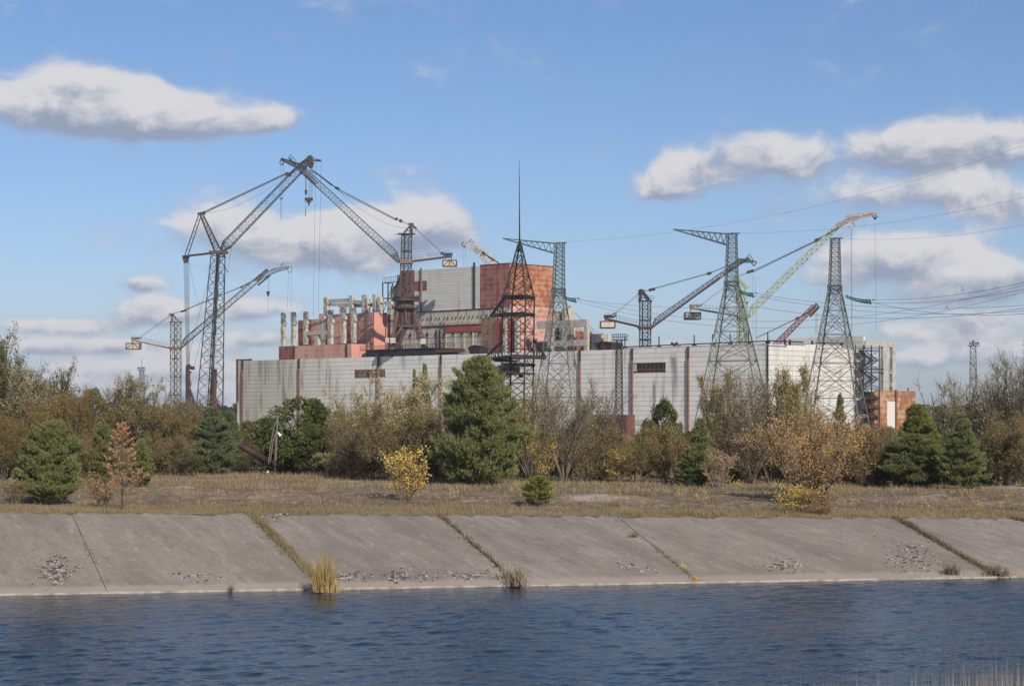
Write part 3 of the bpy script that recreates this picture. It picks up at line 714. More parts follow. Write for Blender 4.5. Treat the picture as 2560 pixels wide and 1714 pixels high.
# pink blocks at the left -----------------------------------------------------
t1_ = 9; u0, u1 = S(697, t1_), S(878, t1_); zp = Z(697, 866, t1_); tE = T_(925, u1)
pk = bld('pink_podium', 'low pink painted block along the roof of the hall below the bare columns', 'building', u0, t1_)
pb(pk, 'core', [(u0+.2, u1-.1, t1_+.25, tE, ZT-2, zp-.1)], 'concrete')
n = 10
for i in range(n):
    a = u0+(u1-u0)*i/n; b = u0+(u1-u0)*(i+1)/n
    pb(pk, 'pink_panel', [(a+.03, b-.03, t1_, t1_+.24, ZT-1, zp+(.05 if i % 2 else 0))], 'brick_red' if i in (0, 1) else 'pink')
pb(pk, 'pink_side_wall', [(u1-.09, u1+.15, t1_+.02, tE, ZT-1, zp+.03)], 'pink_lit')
for px in (735, 866):
    s = S(px, t1_-.3); pb(pk, 'drainpipe', [(s-.3, s+.3, t1_-.5, t1_-.02, ZT-1, zp)], 'rust_dark')
t2_ = 24; v0, v1 = S(745, t2_), S(930, t2_); zq = Z(930, 780, t2_); tF = T_(992, v1)
pu = bld('pink_block', 'upper pink block with one bright sunlit side beside the portal crane', 'building', v0, t2_)
pb(pu, 'core', [(v0+.2, v1-.1, t2_+.25, tF, ZT-2, zq-1.8)], 'concrete')
edges = [745, 765, 778, 792, 805, 815, 835, 860, 885, 910, 930]; hs = [2, 1.8, 1.9, -.8, 1.6, .2, -.1, -.3, -.1, -.1]
for i in range(10):
    a, b = S(edges[i], t2_), S(edges[i+1], t2_); mt = 'brick_red' if i in (0, 1, 5, 7) else 'pink'
    pb(pu, 'pink_panel', [(a+.03, b-.03, t2_+(1.2 if i in (3, 4) else 0), t2_+.24+(1.2 if i in (3, 4) else 0), ZT-1, zq-hs[i]-.2)], mt)
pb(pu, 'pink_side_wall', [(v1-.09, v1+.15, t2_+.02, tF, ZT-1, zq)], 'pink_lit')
# bare concrete columns
def column(root, px0, px1, pyt, pyb, t, dep=1.6, mat='concrete_old', cap=True):
    a, b = S(px0+.8, t), S(px1-.6, t); zt, zb = Z(px0, pyt, t), Z(px0, pyb, t)
    w = b-a; bs = [(a, b, t, t+dep, zb, zt)]
    if cap: bs += [(a-.1, b+.75, t+.1, t+dep-.1, zb+(zt-zb)*.62, zb+(zt-zb)*.72), (a+.2, b-.2, t-.12, t-.01, zb+(zt-zb)*.2, zb+(zt-zb)*.24), (a+.2, b-.2, t-.12, t-.01, zb+(zt-zb)*.45, zb+(zt-zb)*.49)]
    return pb(root, 'column', bs, mat)
fa = bld('column_row', 'row of bare weathered concrete columns standing on the pink podium', 'columns', S(701, 12), 12)
for px0, px1, a, b in ((701, 709, 782, 865), (726, 734.5, 780, 864), (757, 765, 779, 861), (818, 828, 775, 860), (851, 860, 763, 858), (876, 885, 770, 857)):
    column(fa, px0, px1, a, b, 12)
zb = Z(790, 831, 12); pb(fa, 'beam', [(S(762, 12), S(818, 12), 12.2, 13.2, zb-.9, zb+.8)], 'concrete_beam')
pb(fa, 'strut', [(S(786, 12.5), S(795, 12.5), 12.5, 14, Z(790, 862, 12), zb-1)], 'concrete_beam')
fu = bld('column_frame', 'bare concrete frame of stubby columns and beams on top of the pink block', 'frame', S(808, 28), 28)
for px0, px1, a, b in ((808, 818, 743, 790), (848, 858, 763, 790), (871, 881, 739, 788), (903, 912, 737, 786), (913, 919, 746, 786), (930, 939, 736, 785), (942, 950, 742, 785), (967, 978, 753, 786)):
    column(fu, px0, px1, a, b, 28, 1.8, 'concrete_beam' if px0 in (871, 930, 967) else 'concrete_old')
def beam(px0, py0, px1, py1, t, h=1.6):
    a, b = S(px0, t), S(px1, t); z0, z1 = Z(px0, py0, t), Z(px1, py1, t)
    pbars(fu, 'beam', [((a, t, z0), (b, t, z1), h)], 'concrete_beam')
beam(812, 753, 876, 750, 29.2); beam(812, 762, 880, 760, 33, 1.2); beam(878, 752, 906, 757, 29.2); beam(884, 764, 932, 762, 31); beam(934, 757, 975, 757, 31, 1.3); beam(848, 764, 885, 762, 35, 1.2)

# structures right of the red wall
s0, s1 = S(1342, 20), S(1466, 20)
rf = bld('roof_frame', 'grey concrete frame with beams and columns on the roof right of the red wall', 'frame', s0, 20)
zt = Z(1400, 801, 20)
pb(rf, 'beam', [(s0, s1+.1, 20, 21.5, zt-3, zt)], 'concrete_beam')
for a, b in ((1366, 1376), (1404, 1412), (1459, 1468)): pb(rf, 'column', [(S(a, 20), S(b, 20), 20.1, 21.4, ZT-.5, zt-3.01)], 'concrete_beam')
zl_ = Z(1400, 851, 19)
nb = 9
for i in range(nb):
    a = s0+(S(1465, 18)-s0)*i/nb; b = s0+(S(1465, 18)-s0)*(i+1)/nb
    pb(rf, 'pale_panel', [(a+.08, b-.08, 18, 18.4, zl_-2.4, zl_)], 'concrete_beam')
ob = bld('orange_annex', 'small peeling orange block on the roof behind the grey concrete frame', 'building', S(1425, 26), 26)
zo = Z(1430, 827, 26)
for i, (a, b) in enumerate(((1425, 1441), (1441, 1456), (1456, 1469), (1469, 1479))):
    pb(ob, 'orange_panel', [(S(a, 26)+.05, S(b, 26)-.05, 26, 26.3, ZT-.5, zo-.3*i)], 'red_lit')
pb(ob, 'core', [(S(1425, 26), S(1478.5, 26), 26.31, 38, ZT-.5, zo-1.5)], 'concrete')
sg = []
for i in range(9):
    s = S(1430, 26)+(S(1478, 26)-S(1430, 26))*i/8; sg.append(((s, 26.5, zo-1.2), (s, 26.5, zo+1.4-.2*i), .1))
for k in (0, 1): sg.append(((S(1430, 26), 26.5, zo+1.4-.8*k), (S(1478, 26), 26.5, zo+.0-.8*k), .1))
pbars(ob, 'railing', sg, 'crane_dark')
ct = bld('concrete_lift_shaft', 'narrow grey concrete shaft with dark openings behind the left green pylon', 'tower', S(1386, 24), 24)
zc = Z(1395, 777, 24)
pb(ct, 'wall', [(S(1386, 24), S(1412, 24), 24, 30, ZT-.5, zc), (S(1390, 24), S(1430, 24), 25, 31, ZT-.5, Z(1420, 800, 24))], 'concrete')
pb(ct, 'opening_shade', [(S(1396, 23), S(1402, 23), 23.9, 23.99, zc-4.5, zc-1), (S(1388, 23), S(1394, 23), 23.9, 23.99, zc-14, zc-7), (S(1383, 19), S(1404, 19), 23.7, 23.89, ZT, ZT+4.2)], 'black_steel')  # black sheets on the wall stand in for shaded hollows
pb(ct, 'rusty_sheet', [(S(1343, 17), S(1366, 17), 17, 17.3, ZT-.5, ZT+4.8)], 'rust_dark')
# ------------------------------------------------------------ cranes
def pl(pts, D): return [P(x, y, D) for x, y in pts]
def rail(p, q, n, h=2.2, w=.12, up=(0, 0, 1)):
    p = np.array(p); q = np.array(q); up = np.array(up)*h; sg = [(p+up, q+up, w), (p+up*.5, q+up*.5, w)]
    for i in range(n+1): c = p+(q-p)*i/n; sg.append((c, c+up, w))
    return sg
def block_mesh(root, name, c, w, h, d, mat, taper=.6):
    o = np.array(root['_o']); c = np.array(c)-o; V = []
    for z, k in ((h/2, 1), (-h/2, taper)):
        for sx, sy in ((-1, -1), (1, -1), (1, 1), (-1, 1)): V.append((c[0]+sx*w/2*k, c[1]+sy*d/2, c[2]+z))
    return link(name, mesh_from(V, [3,2,1,0, 4,5,6,7, 0,1,5,4, 1,2,6,5, 2,3,7,6, 3,0,4,7][::-1], name, 4), mat, root)
def counterweight(root, px0, px1, py0, py1, D, dep, mat, cross=True):
    x0, x1, y0, y1, z0, z1 = pbox(px0, px1, py0, py1, D, dep)
    cw_ = solid(root, 'counterweight', [(x0, x1, y0-dep/2, y0+dep/2, z0, z1)], mat)
    fr = [(x0-.1, x1+.1, y0-dep/2-.14, y0-dep/2-.01, z1-.35, z1), (x0-.1, x1+.1, y0-dep/2-.14, y0-dep/2-.01, z0, z0+.35), (x0-.15, x0+.3, y0-dep/2-.13, y0-dep/2-.02, z0+.36, z1-.36), (x1-.3, x1+.15, y0-dep/2-.13, y0-dep/2-.02, z0+.36, z1-.36)]
    solid(root, 'frame', fr, 'rust_dark').parent = cw_
    m = (x0+x1)/2; yy = y0-dep/2-.1
    if cross: part(root, 'strap', [((m, yy, z1), (x0+.4, yy, z0+.5), .22), ((m, yy, z1), (x1-.4, yy, z0+.5), .22), ((m, yy, z1), (m, yy, z0+.4), .26)], 'rust_dark').parent = cw_
def ropes(root, name, pairs, w=.10, mat='rope', sag=0, n=8):
    sg = []
    for p, q in pairs:
        if sag: sg += line_segs(sagline(p, q, sag, n), w)
        else: sg.append((np.array(p), np.array(q), w))
    return part(root, name, sg, mat)

# tall derrick crane at the far left
D = 960
base = P(521, 1021, D); base[2] = GP; base[0] -= .4
rA = root_at('derrick_crane', 'tallest dark crane at the left with its long jib reaching up to the right', 'crane', base)
m0 = P(520.2, 1040+ (CZ-GP)/D*F, D); m1 = P(545, 640, D)
part(rA, 'mast', lattice(m0, m1, 9.6, 4.8, 15, .46, .2, rot=R(28), hint=(0, 1, 0), pw=.92), 'crane_dark')
part(rA, 'mast_head', lattice(m1, P(547.5, 628, D), 4.8, 3.2, 1, .6, .3, rot=R(28)), 'crane_dark')
hd = P(547, 630, D); solid(rA, 'slewing_platform', [(hd[0]-4.5, hd[0]+4.2, D-2.2, D+2.2, hd[2]-.8, hd[2]+.5)], 'rust')
part(rA, 'rear_boom', [(P(461, 640, D-1.5), P(553, 629.5, D-1.5), .8), (P(461, 641, D+1.5), P(553, 630.5, D+1.5), .8)], 'rust_dark')
ap = P(503, 535, D)
sg = lattice(P(543.5, 625, D), P(504, 537, D), 2.8, 1.4, 9, .42, .2, d0=4, d1=2.5, style='Z'); part(rA, 'front_strut', sg, 'crane_dark')
sg = []
for yy in (-1.6, 1.6):
    sg += [(P(497, 536, D+yy), P(462, 638, D+yy), .42), (P(504, 536, D+yy), P(469.5, 640, D+yy), .42)]
    for i in range(8):
        f = i/7; sg.append((P(497-35*f, 536+102*f, D+yy), P(504-34.5*f, 536+104*f, D+yy), .22))
part(rA, 'back_strut', sg, 'crane_dark')
part(rA, 'apex', [(P(494, 535, D), P(513, 531, D), 1.0), (P(509, 528, D), P(512, 536, D), .8)], 'black_steel')
j0 = P(553, 627, D); j1 = P(765, 408, D)
part(rA, 'jib_foot', lattice(j0, P(568, 610, D), .8, 4.3, 2, .45, .24, d0=3, d1=4.3), 'crane_dark')
jb_ = lattice(P(568, 610, D), P(752, 420, D), 4.0, 3.4, 22, .36, .15, style='Z'); part(rA, 'jib', jb_, 'crane_dark')
part(rA, 'jib_head', lattice(P(752, 420, D), P(780, 391, D), 3.6, 1.2, 4, .5, .3)+[(P(752, 412, D), P(773, 391, D), .8), (P(766, 400, D), P(803, 402, D), .9), (P(773, 391, D), P(803, 401, D), .22), (P(771, 402, D), P(773, 390, D), 1.5), (P(765, 404, D), P(782, 404, D), 1.8), (P(775, 402, D), P(778, 418, D), 2.0)], 'black_steel')
block_mesh(rA, 'winch_house', P(776.5, 413, D), 3.2, 2.4, 2.5, 'rust_dark', .5)
ropes(rA, 'pendant', [(P(512, 533-i*1.3, D-1+i*.7), P(718, 435.5-i*1.2, D-1+i*.7)) for i in range(5)], .15, 'rope')
ropes(rA, 'pendant', [(P(510, 534, D), P(700, 452, D))], .1, 'rope', 3)
part(rA, 'pendant_bar', [(P(714, 434.5, D), P(728, 437.5, D), 1.7), (P(722, 433, D), P(762, 412, D), .45), (P(722, 437, D), P(755, 420, D), .3)], 'black_steel')
ropes(rA, 'hoist_rope', [(P(763+i*1.4, 440, D-1), P(764+i*.8, 478, D-1)) for i in range(3)]+[(P(775+i*2.6, 425, D), P(771+i*3, 496, D)) for i in range(4)]+[(P(764, 486, D-1), P(763.6, 525, D-1))], .13)
block_mesh(rA, 'pulley', P(764.8, 480, D-1), 1.3, 1.9, .8, 'rust_dark', .7)
part(rA, 'chain_end', [(P(763.8, 524, D-1), P(763.6, 541, D-1), .3), (P(764.8, 484, D-1), P(764.8, 488, D-1), .5)], 'black_steel')
hb = P(772, 499, D); solid(rA, 'hook_block', [(hb[0]-1.9, hb[0]+1.9, D-.6, D+.6, hb[2]-.6, hb[2]+.9), (hb[0]-1.0, hb[0]+.9, D-.5, D+.5, hb[2]-1.6, hb[2]-.61), (hb[0]-.3, hb[0]+.3, D-.3, D+.3, hb[2]-3, hb[2]-1.61)], 'rust_dark')
ropes(rA, 'long_rope', [(P(789.5, 404, D), P(782.5, 788, D)), (P(803, 404, D), P(796, 780, D))], .11)
# fan of ropes down from the rear boom, backstays, loose cable
block_mesh(rA, 'rear_pulley', P(464.5, 648, D), 3.5, 3.4, 2, 'black_steel', .5)
ropes(rA, 'rope_fan', [(P(459+i*1.7, 650, D-1+.2*i), P(466+i*.95, 912, D-1+.2*i)) for i in range(9)], .10)
ropes(rA, 'backstay', [(P(526, 680, D), P(483, 842, D)), (P(483, 842, D), P(471, 905, D)), (P(506.5, 830, D), P(486, 916, D))], .13)
ropes(rA, 'loose_cable', [(P(474, 655, D), P(505, 757, D))], .1, 'rope', 6, 12)
ropes(rA, 'vertical_rope', [(P(559, 680, D), P(559.5, 1028, D)), (P(580, 610, D), P(571, 665, D))], .16)
part(rA, 'rope_weight', [(P(558.8, 905, D), P(558.8, 916, D), .6)], 'black_steel')
part(rA, 'bracket', [(P(559, 661, D), P(570, 680, D), .3), (P(559, 700, D), P(562, 713, D), .4), (P(570, 677, D), P(566.5, 677, D), .3)], 'crane_dark')
sg = []
for i in range(20): sg.append((m0+(m1-m0)*(i/20)+np.array([1.2, -1, 0]), m0+(m1-m0)*((i+1)/20)+np.array([1.2 if i % 2 else -.8, -1, 0]), .28))
part(rA, 'inner_ladder', sg+[(m0+np.array([.2, 0, 0]), m1, .6)], 'crane_dark')

# two rust-black pile columns beside it
D2 = 950
o = on_ground(470, D2); rp1 = root_at('pile_rig', 'rust black pile column with a hammer head cap and a leaning strut', 'pile rig', o)
x0, x1, y0, y1, z0, z1 = pbox(463.5, 473, 915, 1040, D2, 2); pa = [(P(469, 915, D2)-np.array(o)), (P(468.5, 1040, D2)-np.array(o)), (0, 0, -1)]
link('column', tube_mesh(pa, .95, 10), 'rust_dark', rp1)
part(rp1, 'cap', [(P(465, 917, D2), P(486, 920, D2), 1.7), (P(466, 914, D2), P(476, 914, D2), 1.4)], 'rust_dark')
part(rp1, 'clamps', [(P(475, y, D2), P(478, y, D2), 1.1) for y in (930, 956, 962, 975)]+[(P(474, 926, D2), P(475, 1000, D2), .6)], 'rust')
part(rp1, 'strut', [(P(474, 975, D2), P(496, 1032, D2), 1.1), (P(471, 985, D2), P(486, 1035, D2), .8), (P(474, 1000, D2), P(489, 1012, D2), .5)], 'black_steel')
o = on_ground(533, D2); rp2 = root_at('pile_column', 'thick rust black column standing inside the foot of the tallest left crane', 'pile column', o)
link('column', tube_mesh([P(536, 922, D2)-np.array(o), P(533, 1036, D2)-np.array(o), np.array((0, 0, -1.))], 1.25, 12), 'rust_dark', rp2)
part(rp2, 'clamps', [(P(541, y, D2-1), P(544, y, D2-1), 1.4) for y in (955, 1000, 1010, 1022)]+[(P(527, 1004, D2-1.4), P(547, 1004, D2-1.4), .5), (P(538, 950, D2-1.3), P(537, 1030, D2-1.3), .7)], 'rust')

# generic tower crane (slewing jib, counter-boom, weight)
def tower_crane(name, label, D, px0, px1, pytop, pybot, apex, strut, collar, mats, nb, twr_rot=R(24), zbase=None):
    mt, mc = mats; cx = (px0+px1)/2
    o = P(cx, pybot, D); 
    if zbase is not None: o[2] = zbase
    r = root_at(name, label, 'crane', o)
    w = (px1-px0)/F*D/(math.cos(twr_rot)+math.sin(twr_rot))
    top = P(cx+.5, pytop, D); bot = np.array(o)
    part(r, 'tower', lattice(bot, top, w, w, nb, .42, .2, rot=twr_rot), mt)
    n = max(2, int((pybot-pytop)/45)); sg = []
    for i in range(1, n):
        c = bot+(top-bot)*i/n; sg += [(c-np.array([w*.62, 0, 0]), c+np.array([w*.62, 0, 0]), .55)]
    part(r, 'tower_frames', sg, mt)
    solid(r, 'top_deck', [(top[0]-w*.8, top[0]+w*.8, D-w*.6, D+w*.6, top[2], top[2]+.35)], mt)
    part(r, 'deck_railing', rail(top+np.array([-w*.95, -1, .3]), top+np.array([w*.95, -1, .3]), 6, 1.8, .1), mt)
    a = P(*apex, D)
    sg = [(top+np.array([sx*w*.5, yy, 0]), a+np.array([0, yy*.3, 0]), .55) for sx in (-1, 1) for yy in (-1, 1)]+[(a-np.array([1.3, 0, 0]), a+np.array([1.3, 0, 0]), .9), (a, P(*strut, D), .6)]
    for f in (.35, .7): sg.append((top*(1-f)+a*f-np.array([w*.5*(1-f), 0, 0]), top*(1-f)+a*f+np.array([w*.5*(1-f), 0, 0]), .3))
    part(r, 'apex', sg, mt)
    c = P((collar[0]+collar[1])/2, (collar[2]+collar[3])/2, D); hw = (collar[1]-collar[0])/2/F*D; hh = (collar[3]-collar[2])/2/F*D
    V = []
    for z, k in ((hh, 1.05), (-hh, .86)):
        for sx, sy in ((-1, -1), (1, -1), (1, 1), (-1, 1)): V.append((c[0]+sx*hw*k-o[0], sy*w*.75*k, c[2]+z-o[2]))
    link('slewing_collar', mesh_from(V, [4,5,6,7, 3,2,1,0, 4,5,1,0][:8]+[0,1,5,4, 1,2,6,5, 2,3,7,6, 3,0,4,7], 'collar', 4), mc, r)
    return r
def jib(r, D, foot, knee, tip, w, n, mat, name='jib', ch=.33, br=.15, dd=0.0):
    part(r, name+'_foot', lattice(P(*foot, D), P(*knee, D+dd*.1), .7, w, 2, ch, br+.05, d0=2.4, d1=w), mat)
    part(r, name, lattice(P(*knee, D+dd*.1), P(*tip, D+dd), w, w*.85, n, ch, br, style='Z'), mat)
def counter_boom(r, D, root_pt, tip, mat, rn=12, ch=.75):
    p, q = P(*root_pt, D), P(*tip, D)
    sg = [(p+np.array([0, y, 0]), q+np.array([0, y, 0]), ch) for y in (-1.1, 1.1)]
    for i in range(9): c = p+(q-p)*i/8; sg.append((c-np.array([0, 1.1, 0]), c+np.array([0, 1.1, 0]), .3))
    part(r, 'counter_boom', sg, mat)
    part(r, 'boom_railing', rail(p+np.array([0, -1.2, .4]), q+np.array([0, -1.2, .4]), rn, 1.9, .1), mat)
    s = np.sign(q[0]-p[0]); part(r, 'winch', [(q+np.array([-s*3, 0, .9]), q+np.array([s*.6, 0, .9]), 1.2), (q+np.array([-s*4.5, 0, 1.4]), q+np.array([-s*3, 0, .6]), .7), (q+np.array([0, 0, .3]), q+np.array([0, 0, -2.2]), .4)], mat)

# small crane far left
D = 1000
rB = tower_crane('tower_crane', 'small tan grey tower crane at the far left with a pale counterweight', D, 426.5, 451.5, 805, 1040+(CZ-GP)/1000*F, (428.5, 785), (441, 795), (424, 453, 867, 874), ('crane_tan', 'crane_tan'), 16)
counter_boom(rB, D, (424, 870), (331, 850), 'crane_tan'); counterweight(rB, 317, 352, 857, 873.5, D, 5, 'counterweight')
jib(rB, D, (452, 869), (466, 850), (655, 689), 2.6, 24, 'crane_greygreen', br=.17)
part(rB, 'jib_tip', lattice(P(655, 690, D), P(690, 675, D), 2.2, 1.8, 4, .33, .18)+lattice(P(690, 675, D), P(722, 668.5, D), 1.8, .9, 4, .33, .18), 'crane_greygreen')
part(rB, 'tip_frame', [(P(717, 668, D), P(730, 667, D), .4), (P(729, 667, D), P(730, 677, D), .3), (P(730, 677, D), P(723, 682, D), .35), (P(723, 682, D), P(718, 673, D), .35), (P(700, 668, D), P(707, 657, D), .25), (P(707, 657, D), P(716, 666, D), .25), (P(703, 663, D), P(710, 668, D), .2)], 'crane_greygreen')
part(rB, 'upper_frame', lattice(P(640, 700, D), P(669, 674, D), 1.6, 1.2, 4, .3, .16)+[(P(645, 713, D), P(675, 688, D), .8), (P(641, 697, D), P(669, 675, D), .5)], 'crane_dark')
ropes(rB, 'pendant', [(P(429, 786, D), P(458, 777, D)), (P(429, 784, D), P(458, 775.5, D))]+[(P(462, 776-i*1.2, D+i*.5), P(601, 719-i*1.2, D+i*.5)) for i in range(3)], .14)
part(rB, 'pendant_bar', [(P(452, 779, D), P(466, 775, D), .8), (P(601, 719, D), P(608, 715, D), .9), (P(605, 716, D), P(642, 697, D), .5)], 'black_steel')
ropes(rB, 'stay_rope', [(P(426, 787, D), P(349, 842, D)), (P(427, 789, D), P(353, 843, D))], .14)
ropes(rB, 'hoist_rope', [(P(671, 686, D), P(669.5, 728, D)), (P(673.5, 686, D), P(671.5, 728, D)), (P(670, 740, D), P(669.8, 777, D)), (P(721, 682, D), P(718.5, 770, D)), (P(728, 680, D), P(728, 770, D))], .09)
block_mesh(rB, 'hook_block', P(670.3, 734, D), 1.7, 2.4, 1, 'black_steel', .5)

# portal crane on the roof, centre
t = 5; D = float(Wp(S(1020, t), t)[1])
oc = P(1020, 873, D); rC = root_at('portal_crane', 'big rusty portal crane standing on four legs before the white block', 'crane', oc)
part(rC, 'tower', lattice(P(1013, 742, D), P(1017, 587, D), 3.6, 3.3, 8, .45, .22, rot=R(20)), 'crane_grey')
part(rC, 'tower_frames', [(P(1003+f*4, y, D), P(1030, y-1, D), .7) for f, y in ((0, 725), (.2, 680), (.6, 629), (.8, 587))], 'crane_grey')
top = P(1016.5, 586, D); solid(rC, 'top_deck', [(top[0]-3.6, top[0]+3.6, D-2, D+2, top[2], top[2]+.4)], 'crane_grey')
part(rC, 'deck_railing', rail(top+np.array([2, -1.8, .3]), top+np.array([4.6, -1.8, .3]), 3, 2.2, .1)+[(top-np.array([5.5, 0, 0]), top, .2)], 'crane_grey')
part(rC, 'apex', [(P(1008, 584, D), P(1027, 563, D), .7), (P(1028, 586, D), P(1027.5, 561, D), 1.3), (P(1021, 560.5, D), P(1034, 560, D), .9), (P(1028, 561, D), P(1041, 572, D), .9), (P(1014, 577, D), P(1027, 577, D), .3)], 'crane_grey')
solid(rC, 'slewing_collar', [(P(1001, 0, D)[0], P(1031, 0, D)[0], D-2.8, D+2.8, P(0, 659, D)[2], P(0, 650.5, D)[2])], 'crane_tan')
part(rC, 'jib_foot', lattice(P(998, 656, D), P(985, 634, D), .8, 3.0, 3, .4, .22, d0=2.6, d1=3), 'crane_grey')
part(rC, 'jib', lattice(P(987, 636, D), P(758, 426, D), 3.0, 2.7, 34, .30, .11, style='Z'), 'crane_grey')
part(rC, 'jib_spine', [(P(993, 655, D), P(870, 541, D), .45), (P(870, 541, D), P(762, 438, D), .3)], 'crane_dark')
part(rC, 'fly_jib', lattice(P(760, 428, D), P(748, 415, D), 3.0, 2.2, 2, .4, .25)+lattice(P(748, 416, D), P(703, 398, D), 2.2, .8, 7, .35, .2), 'crane_dark')
part(rC, 'tip_frame', [(P(702, 397, D), P(712, 402, D), .4), (P(710, 403, D), P(706, 413, D), .4), (P(706, 413, D), P(699, 407, D), .4), (P(699, 407, D), P(703, 398, D), .35), (P(722, 395, D), P(726, 387, D), .25), (P(726, 387, D), P(740, 403, D), .25), (P(722, 395, D), P(740, 413, D), .7), (P(731, 394, D), P(727, 400, D), .2)], 'crane_dark')
part(rC, 'walkway', [(P(752, 424, D-2), P(789, 462, D-2), .8), (P(759, 422, D-2), P(795, 458, D-2), .5), (P(757, 423, D-2), P(789, 459, D-2), .25)], 'crane_grey')
ropes(rC, 'pendant', [(P(845, 473, D), P(775, 420, D)), (P(842, 471, D), P(800, 440, D)), (P(800, 440, D), P(772, 424, D))], .35, 'crane_dark')
ropes(rC, 'pendant', [(P(845, 471+i*2, D), P(990, 547+i*1.4, D)) for i in range(4)], .15)
ropes(rC, 'pendant', [(P(1005, 553, D), P(1024, 561, D)), (P(1005, 555, D), P(1024, 563, D))], .14)
ropes(rC, 'slack_rope', [(P(850, 480, D), P(1018, 572, D))], .1, 'rope', 3)
part(rC, 'pendant_bar', [(P(838, 469, D), P(848, 473, D), 1.1), (P(989, 546, D), P(994, 549, D), 1.1), (P(998, 550, D), P(1005, 554, D), 1.2), (P(797, 438, D), P(830, 464, D), .5)], 'black_steel')
counter_boom(rC, D, (1031, 653), (1128, 641), 'crane_grey', 14)
counterweight(rC, 1107, 1142, 650, 667, D, 3, 'counterweight')
ropes(rC, 'stay_rope', [(P(1041, 572, D), P(1105, 631, D)), (P(1041, 574, D), P(1103, 632, D)), (P(1102, 631, D), P(1126, 641, D))], .13)
part(rC, 'pendant_bar', [(P(1102, 633, D), P(1110, 630, D), .5)], 'black_steel')
ropes(rC, 'hoist_rope', [(P(703, 410, D), P(703, 494, D)), (P(709, 408, D), P(708, 494, D)), (P(702.8, 500, D), P(702.6, 548, D))], .09)
block_mesh(rC, 'hook_block', P(703.3, 497, D), 1.7, .9, .8, 'crane_tan', .3)
part(rC, 'chain_end', [(P(702.8, 500, D), P(702.6, 549, D), .2)], 'black_steel')
# machinery deck, shaft and ring
def ring(cx, py, rpx, h, nm, mat, n=16, r2=None):
    c = P(cx, py, D)-np.array(oc); r = rpx/F*D; r2 = r if r2 is None else r2/F*D
    return link(nm, tube_mesh([c-np.array([0, 0, h/2]), c+np.array([0, 0, h/2])], [r2, r], n), mat, rC)
ring(1015, 747, 33, 1.7, 'machinery_deck', 'rust_dark', 10); ring(1015, 751, 36, .5, 'deck_plate', 'crane_rust', 10)
solid(rC, 'machinery_house', [(P(992, 0, D)[0], P(1002, 0, D)[0], D-3, D+2, P(0, 743, D)[2], P(0, 735, D)[2]), (P(1040, 0, D)[0], P(1048, 0, D)[0], D-2, D+2, P(0, 743, D)[2], P(0, 739, D)[2])], 'crane_rust')
ring(1013, 764, 20, 3.6, 'turntable', 'crane_rust', 16, 25); ring(1013, 771, 33, .45, 'gallery', 'rust_dark', 16)
sg = []
for k in range(24):
    a = k/24*2*math.pi; c = P(1013, 771, D); q = c+np.array([math.cos(a), math.sin(a), 0])*5.6; sg.append((q, q+np.array([0, 0, 1.4]), .12))
    a2 = (k+1)/24*2*math.pi; q2 = c+np.array([math.cos(a2), math.sin(a2), 0])*5.6; sg.append((q+np.array([0, 0, 1.4]), q2+np.array([0, 0, 1.4]), .12))
for k in range(18): s_ = P(980+k*4.1, 745, D-5.2); sg.append((s_, s_+np.array([0, 0, 1.5]), .12))
part(rC, 'railing', sg, 'rust_dark')
ring(1012, 794, 19, 6.4, 'shaft', 'crane_rust', 14); 
sg = []
for k in range(14):
    a = (k+.5)/14*2*math.pi; q = P(1012, 794, D)+np.array([math.cos(a), math.sin(a), 0])*3.35; sg.append((q-np.array([0, 0, 3.2]), q+np.array([0, 0, 3.2]), .3))
part(rC, 'shaft_ribs', sg, 'rust_dark')
dq = 5.5
legs = [((995, 780), (981, 852), -dq, 'crane_rust'), ((1036, 780), (1060, 852), -dq, 'crane_rust'), ((1000, 780), (990, 852), dq, 'crane_rust'), ((1032, 780), (1048, 850), dq, 'crane_rust')]
for (a, b, dy, mt) in legs: part(rC, 'leg', [(P(*a, D+dy*.6), P(*b, D+dy), 1.25)], mt)
part(rC, 'ring_beam', [(P(988, 814, D+y), P(1054, 815.5, D+y), .8) for y in (-4.3, 4.3)]+[(P(990, 814, D-4.3), P(993, 814, D+4.3), .7), (P(1052, 814, D-4.3), P(1046, 814, D+4.3), .7)], 'crane_rust')
part(rC, 'brace', [(P(1004, 816, D-4.4), P(984, 848, D-5.4), .8), (P(1033, 816, D-4.4), P(1054, 850, D-5.4), .8), (P(1014, 816, D-3), P(998, 855, D), 1.5), (P(1010, 818, D-3), P(1000, 862, D-1), 1.3), (P(1040, 795, D-4), P(1052, 814, D-4.4), .35), (P(1051, 795, D-4), P(1036, 812, D-4.4), .3), (P(1052, 835, D-5), P(1044, 830, D-4.6), .35), (P(990, 790, D-4), P(1000, 812, D-4), .3)], 'crane_rust')
solid(rC, 'ballast', [(P(966, 0, D)[0], P(975, 0, D)[0], D-7, D-3.5, P(0, 858, D)[2], P(0, 845, D)[2]), (P(978, 0, D)[0], P(991, 0, D)[0], D-8, D-4, P(0, 859, D)[2], P(0, 846, D)[2])], 'concrete_beam')
solid(rC, 'ballast', [(P(1054, 0, D)[0], P(1066, 0, D)[0], D-8, D-4, P(0, 862, D)[2], P(0, 848, D)[2])], 'concrete_beam')
part(rC, 'bogie', [(P(968, 864, D-6), P(996, 867, D-6), 1.2), (P(990, 866, D+4), P(1003, 869, D+4), 1.2), (P(1052, 866, D-6), P(1070, 868, D-6), 1.3), (P(984, 858, D-6), P(984, 865, D-6), 1.6), (P(1060, 860, D-6), P(1060, 867, D-6), 1.4)], 'rust_dark')
